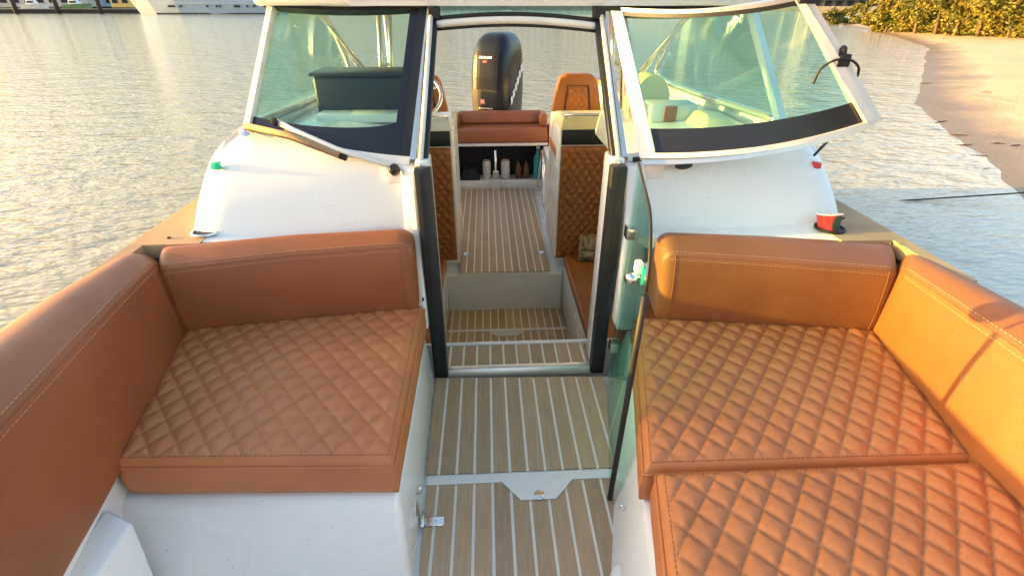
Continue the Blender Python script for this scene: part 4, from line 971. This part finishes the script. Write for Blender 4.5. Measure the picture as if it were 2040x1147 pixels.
# ================================================================== BEACH THINGS
def put(px, py, z):                          # where a line of sight from the bow meets height z (for siting shore things)
    d = fw+rt*((px-1020)/970)-upv*((py-573.5)/970); k = (z-1.4)/d.z; return V((-0.11, 0, 1.4))+d*k
tw = [(1845, 162, .35), (1795, 92, .5), (1877, 236, .3), (1912, 262, .28), (1922, 280, .25), (1945, 300, .35), (1938, 311, .25), (1968, 327, .3), (2025, 285, .25), (1990, 281, .2), (1965, 186, .25), (1880, 80, .5)]
TL = ['dark twig at the waterline halfway up the beach', 'long dark twig at the waterline, farthest but one along the beach', 'dark twig on the sand below the halfway bend of the waterline',
      'dark twig near the waterline, above the lower cluster of twigs', 'short twig at the upper end of the lower cluster', 'longest twig of the lower cluster by the waterline', 'twig just below the longest twig of the cluster',
      'lowest twig on the sand, above the mooring rope', 'twig at the right picture edge beside the lower cluster', 'shortest twig on the dry sand right of the cluster', 'lone twig in the middle of the dry sand', 'farthest twig on the dry sand, nearest the mangroves']
for i, (px, py, ln) in enumerate(tw):
    p = put(px, py, -0.62); p.z = sandZ(p.x, p.y)+0.01; a = random.uniform(-0.5, 0.5); d = V((math.cos(a), math.sin(a), 0))*ln*0.5
    pts = []
    for k in range(5): q = p+d*(k/2-1)+V((random.uniform(-.02, .02), random.uniform(-.03, .03), 0)); q.z = sandZ(q.x, q.y)+0.012; pts.append(q)
    o = tube('driftwood', pts, [0.005, 0.009, 0.010, 0.008, 0.004], 'twig', None, 6); o['label'] = TL[i]; o['category'] = 'twig'; o['group'] = 'twigs washed up on the beach'
pts = [V((4.6, 5.56, -0.74)), V((5.25, 5.5, -0.685)), V((5.9, 5.47, -0.64)), V((6.5, 5.45, -0.60)), V((7.4, 5.42, -0.52)), V((9.5, 5.35, -0.35))]
for q in pts[3:]: q.z = max(q.z, sandZ(q.x, q.y)+0.02)
o = tube('mooring_rope', smooth_path(pts, 6), 0.010, 'ropem', None, 8); o['label'] = 'dark mooring rope running from the water onto the sand'; o['category'] = 'rope'

# --- trees
def leafmass(name, centers, count, size, m, parent, flat_=0.75):
    vs = []; fs = []; tot = sum(r_**2 for _, r_ in centers)
    for c_, r_ in centers:
        for _ in range(int(count*r_*r_/tot)):
            d = V((random.gauss(0, 1), random.gauss(0, 1), random.gauss(0, 1))).normalized()*r_*(random.random()**0.45)*random.uniform(0.75, 1.15)
            d.z *= flat_; p = c_+d
            a = V((random.gauss(0, 1), random.gauss(0, 1), random.gauss(0, 0.7))).normalized(); b_ = a.cross(V((random.gauss(0, 1), random.gauss(0, 1), random.gauss(0, 1)))).normalized()
            s_ = size*random.uniform(0.6, 1.3); k = len(vs)
            vs += [p-a*s_, p+b_*s_*0.45, p+a*s_, p-b_*s_*0.45]; fs.append((k, k+1, k+2, k+3))
    return mesh(name, vs, fs, m, parent, False, False)
def tree(p, h_, w_, m, label, count=5200, size=0.16, name='mangrove_tree', group='trees behind the beach'):
    t = thing(name, label, 'tree', tuple(p), group)
    r0 = 0.05*h_*0.6
    top = p+V((random.uniform(-.3, .3), random.uniform(-.3, .3), h_*0.62))
    tr = tube('trunk', [p+V((0, 0, -0.2)), p.lerp(top, 0.4)+V((random.uniform(-.15, .15), 0, 0)), top], [r0, r0*0.75, r0*0.4], 'bark', t, 8)
    cen = []
    for k in range(19):
        a = 2*math.pi*k*0.381+random.uniform(-.3, .3); rr = w_*random.uniform(0.25, 0.85); zz = h_*(0.06+0.84*((k*0.618) % 1.0))
        rr *= math.sqrt(max(0.15, 1-((zz/h_-0.4)/0.62)**2))
        c_ = p+V((rr*math.cos(a), rr*math.sin(a), zz)); cen.append((c_, w_*random.uniform(0.28, 0.46)))
        if k % 2 == 0: tube('limb', [p.lerp(top, random.uniform(0.2, 0.8)), p.lerp(c_, 0.6)+V((0, 0, 0.25)), c_], [r0*0.4, r0*0.25, r0*0.1], 'bark', tr, 5)
    leafmass('crown', cen, count, size, m, t)
line = [(2075, 68, 5.2, 2.6), (2010, 66, 4.6, 2.3), (1952, 63, 5.0, 2.4), (1905, 60, 4.4, 2.1), (1868, 57, 5.0, 2.2), (1828, 55, 4.3, 2.0), (1796, 52.5, 3.6, 1.8), (1768, 51, 2.5, 1.5), (1742, 49.5, 1.7, 1.2)]
labs = ['olive mangrove at the right edge of the picture', 'broad olive mangrove just inside the right edge', 'tall yellow green mangrove third from the right edge', 'green mangrove behind the middle of the sand', 'full yellow green mangrove in the middle of the shore trees', 'dense green mangrove left of the middle shore trees', 'lower mangrove where the shore trees start to drop', 'short bush near the left end of the shore trees', 'smallest bush at the left end of the shore trees']
for i, (px, py, h_, w_) in enumerate(line):
    p = put(px, py, -0.15); p.z = sandZ(p.x, p.y)
    tree(p, h_, w_, 'leafA' if i % 2 == 0 else 'leafB', labs[i], 13000 if h_ > 3 else 6000, 0.12)
for i, (px, dz) in enumerate(((1990, 9), (1930, 8), (1845, 9), (1800, 10))):      # second row
    p = put(px, 45, -0.15); p = V((-0.11, 0, 1.4)).lerp(p, 0.86); p.z = sandZ(p.x, p.y)
    tree(p, 6.2, 3.0, 'leafB' if i % 2 else 'leafA', ['taller mangrove behind the right end of the front row', 'taller mangrove behind the third front tree', 'taller mangrove behind the middle front trees', 'taller mangrove behind the left front trees'][i], 9000, 0.16)
# post standing in the shallows and a buoyed post
t = thing('channel_post', 'thin dark post standing in the shallows off the beach', 'post', tuple(put(1690, 50, WZ)))
p = put(1690, 50, WZ)
tube('pole', [p+V((0, 0, -0.5)), p+V((0, 0, 1.25))], 0.07, 'wood_dark', t, 8)
box('marker', tuple(p+V((-0.22, -0.03, 0.75))), tuple(p+V((0.22, 0.03, 1.15))), 'stucco2', t, 0.01, 1)
box('float', tuple(p+V((-0.9, -0.4, -0.05))), tuple(p+V((0.9, 0.4, 0.14))), 'wood_dark', t, 0.04, 1)

# ================================================================== FAR SHORE
# --- low far land with a seawall
far = []; 
pts = [(-420, 175), (-160, 172), (-130, 232), (-20, 236), (60, 232), (130, 205), (200, 180), (420, 170)]
vs = [(x, y, 0.6) for x, y in pts]+[(x*1.3, y+500, 1.5) for x, y in pts]+[(x, y, -1.2) for x, y in pts]; L = len(pts)
fs = [(i, i+1, L+i+1, L+i) for i in range(L-1)]+[(2*L+i, 2*L+i+1, i+1, i) for i in range(L-1)]
structure(mesh('far_shore', vs, fs, 'concrete'))
def pxX(px, Y): return -0.11+Y*((fw.x+rt.x*((px-1020)/970)-upv.x*(-560/970))/(fw.y+rt.y*((px-1020)/970)-upv.y*(-560/970)))
# --- yacht
ya = thing('motor_yacht', 'large blue grey motor yacht moored on the far left shore', 'yacht', (-68, 142, WZ))
YX0, YX1, YY = -86.0, -50.0, 142.0
def hullsec(name, st, m, parent):
    vs = []; fs = []
    for x, hw, zb, zt, ov in st: vs += [(x, YY-hw*0.80, zb), (x-ov, YY-hw, zt), (x-ov, YY+hw, zt), (x, YY+hw*0.80, zb)]
    for i in range(len(st)-1): fs += [(i*4+k, i*4+(k+1) % 4, i*4+4+(k+1) % 4, i*4+4+k) for k in range(4)]
    fs += [(0, 1, 2, 3), tuple(len(vs)-4+k for k in (3, 2, 1, 0))]
    return mesh(name, vs, fs, m, parent)
hl = hullsec('hull', [(-84.5, 0.15, WZ-0.3, 3.1, 2.2), (-80, 1.8, WZ-0.3, 2.8, 1.4), (-74, 2.9, WZ-0.3, 2.5, 0.4), (-66, 3.2, WZ-0.3, 2.25, 0), (-56, 3.1, WZ-0.3, 2.1, 0), (-50.2, 2.9, WZ-0.3, 2.1, 0)], 'hull_blue', ya)
box('waterline_band', (-79.5, YY-2.62, WZ-0.28), (-50.25, YY-2.55, WZ+0.22), 'win_dark', hl)
box('hull_stripe', (-78, YY-3.30, 1.50), (-50.4, YY-3.22, 1.60), 'gel', hl)
for x, l_ in ((-76, 1.6), (-73.3, .5), (-67, .35), (-64.8, .35), (-64, .35), (-60.5, 1.3), (-57.6, .4), (-56.0, .5), (-53.5, .4)):
    box('porthole', (x, YY-3.22, 0.72), (x+l_, YY-2.95, 1.12), 'win_dark', hl)
dk = prism('deckhouse', [(-78, YY-2.3, 2.0), (-51, YY-2.6, 2.0), (-51, YY+2.6, 2.0), (-78, YY+2.3, 2.0)], [(-73, YY-1.9, 4.6), (-53, YY-2.3, 4.6), (-53, YY+2.3, 4.6), (-73, YY+1.9, 4.6)], 'hull_blue', ya, 0.1, 1)
for k in range(8): box('window', (-74+k*2.6, YY-2.52, 2.7), (-72.2+k*2.6, YY-2.2, 3.6), 'win_dark', dk)
prism('flybridge', [(-70, YY-1.9, 4.62), (-56, YY-2.0, 4.62), (-56, YY+2.0, 4.62), (-70, YY+1.9, 4.62)], [(-67, YY-1.6, 6.2), (-57, YY-1.8, 6.2), (-57, YY+1.8, 6.2), (-67, YY+1.6, 6.2)], 'gel', ya, 0.08, 1)
# --- dock, pilings, small craft on the far left
dz = thing('dock', 'dark low dock wall along the far left shore', 'dock', (-115, 150, WZ))
box('dock_wall', (-170, 148.5, -1.2), (-86.5, 150.5, 0.15), 'wood_dark', dz, 0.05, 1)
box('dock_deck', (-170, 148.3, 0.16), (-86.5, 156, 0.32), 'concrete', dz, 0.03, 1)
for i, (px, lab) in enumerate(((28, 'dark dock piling nearest the left picture edge'), (112, 'dark dock piling between the other two'), (197, 'dark dock piling nearest the green boat'))):
    x = pxX(px, 147); t = thing('piling', lab, 'piling', (x, 147, WZ), 'pilings along the dock')
    tube('post', [(x, 147, -1.2), (x+0.1, 147, 3.6)], [0.55, 0.48], 'wood_dark', t, 10); lathe('cap', [(0.5, 0), (0.55, 0.1), (0.05, 0.5)], (x+0.1, 147, 3.6), 'concrete', t, 10)
def small_boat(px, Y, ln, m, label):
    x = pxX(px, Y); t = thing('small_boat', label, 'boat', (x, Y, 0.33))
    vs = []; fs = []
    for k, (u, hw) in enumerate(((0, .9), (.35, 1.0), (.7, .8), (1, .05))): vs += [(x+ln*(u-.5), Y-hw*.6, 0.33), (x+ln*(u-.5)+u*.3, Y-hw, 1.25+u*.3), (x+ln*(u-.5)+u*.3, Y+hw, 1.25+u*.3), (x+ln*(u-.5), Y+hw*.6, 0.33)]
    for i in range(3): fs += [(i*4+k, i*4+(k+1) % 4, i*4+4+(k+1) % 4, i*4+4+k) for k in range(4)]
    fs += [(0, 1, 2, 3), (15, 14, 13, 12)]
    mesh('hull', vs, fs, m, t)
    prism('cabin', [(x-ln*.25, Y-.7, 1.3), (x+ln*.15, Y-.7, 1.3), (x+ln*.15, Y+.7, 1.3), (x-ln*.25, Y+.7, 1.3)], [(x-ln*.22, Y-.6, 2.3), (x+ln*.05, Y-.6, 2.3), (x+ln*.05, Y+.6, 2.3), (x-ln*.22, Y+.6, 2.3)], 'gel', t, 0.05, 1)
    box('cabin_window', (x-ln*.18, Y-.72, 1.65), (x+ln*.06, Y-.66, 2.05), 'win_dark', t)
small_boat(155, 152.5, 7.0, 'boatgreen', 'small green hulled boat on the far dock')
small_boat(70, 152.5, 6.5, 'gel', 'small white boat on the dock left of the green boat')
def building(px, Y, wd, ht, m, label, floors=4, bays=5, name='apartment_tower', dep=12, z0=0.55, group=None):
    x = pxX(px, Y); t = thing(name, label, 'building', (x, Y, z0), group)
    wl_ = box('wall', (x-wd/2, Y, z0), (x+wd/2, Y+dep, z0+ht), m, t)
    box('roof', (x-wd/2-.3, Y-.3, z0+ht+0.01), (x+wd/2+.3, Y+dep+.3, z0+ht+.5), 'roof_red' if name == 'house' else 'concrete', t)
    for f in range(floors):
        for k in range(bays):
            wx = x-wd/2+wd*(k+.5)/bays; wz = z0+ht*(f+.35)/floors
            if f < 4: box('window', (wx-wd/bays*.28, Y-.06, wz), (wx+wd/bays*.28, Y+.05, wz+ht/floors*.42), 'win_dark', t)
            elif k % 2 == 0: box('window', (wx-wd/bays*.28, Y-.06, wz), (wx+wd/bays*.28, Y+.05, wz+ht/floors*.42), 'win_dark', t)
building(262, 165, 11, 6, 'yellow', 'yellow house on the shore left of the yacht bow', 2, 4, 'house', 9)
building(60, 200, 36, 10, 'stucco2', 'long pale building behind the dock at the far left', 3, 9, 'waterfront_building')
building(160, 210, 26, 13, 'hull_blue', 'blue grey building behind the green boat', 4, 6, 'waterfront_building')
for i, (px, Y, wd, ht, mm, lab) in enumerate(((1640, 260, 9, 34, 'stucco', 'beige tower nearest the right windscreen frame'), (1668, 275, 10, 40, 'stucco2', 'pale tower between two beige towers'), (1692, 262, 9, 30, 'stucco', 'beige tower left of the shore trees'), (1712, 300, 11, 44, 'stucco2', 'pale tower just above the smallest bush'))):
    building(px, Y, wd, ht, mm, lab, 8, 4, 'apartment_tower', 12, 0.55, 'towers beyond the beach')
for i, (px, Y, wd, ht, mm, lab) in enumerate(((930, 242, 22, 7, 'stucco2', 'low pale house behind the door header, left part'), (1060, 243, 18, 6, 'stucco', 'low beige house behind the door header, middle part'), (1165, 240, 16, 7, 'yellow', 'low yellow house behind the door header, right part'), (1430, 225, 20, 8, 'stucco', 'beige house seen through the top of the opened windscreen'))):
    building(px, Y, wd, ht, mm, lab, 2, 6, 'house', 10, 0.55, 'houses on the far shore')
# bridge behind the spit
t = thing('bridge', 'long low road bridge in front of the towers', 'bridge', (120, 225, WZ))
xb0, xb1 = pxX(1560, 215), pxX(1760, 215)
box('deck', (xb0, 214, 2.6), (xb1, 222, 3.3), 'concrete', t, 0.05, 1)
for k in range(9): xx = xb0+(xb1-xb0)*(k+.5)/9; box('pier', (xx-.6, 215.5, -1.2), (xx+.6, 220.5, 2.59), 'concrete', t)
# far spit hedge trees
for i, (px, py, h_) in enumerate(((1652, 43, 1.7), (1672, 42.5, 1.5), (1700, 44, 2.2), (1722, 46, 2.6))):
    p = put(px, py, -0.4); p.z = sandZ(p.x, p.y)
    tree(p, h_, 1.5 if i < 2 else 1.1, 'leafB', ['low far bush beside the windscreen frame', 'low far bush left of the channel post', 'slender tree right of the channel post', 'taller slender tree before the mangroves start'][i], 1800, 0.14, 'shore_bush', 'bushes on the sand spit')
for i, px in enumerate((880, 985, 1110, 1320, 1390, 1500, 1560)):
    p = V((pxX(px, 238), 238 if px < 1250 else 222, 0.6)); 
    if px > 1250: p.x = pxX(px, 222)
    tree(p, random.uniform(6, 8), random.uniform(3.5, 5), 'leafB', ['far shore tree left behind the door header', 'far shore tree above the outboard motor', 'far shore tree between the two right houses behind the header', 'far shore tree behind the inner part of the opened windscreen', 'far shore tree left of the beige house', 'far shore tree right of the beige house', 'far shore tree at the outer top of the opened windscreen'][i], 2600, 0.4, 'shore_tree', 'trees on the far shore')
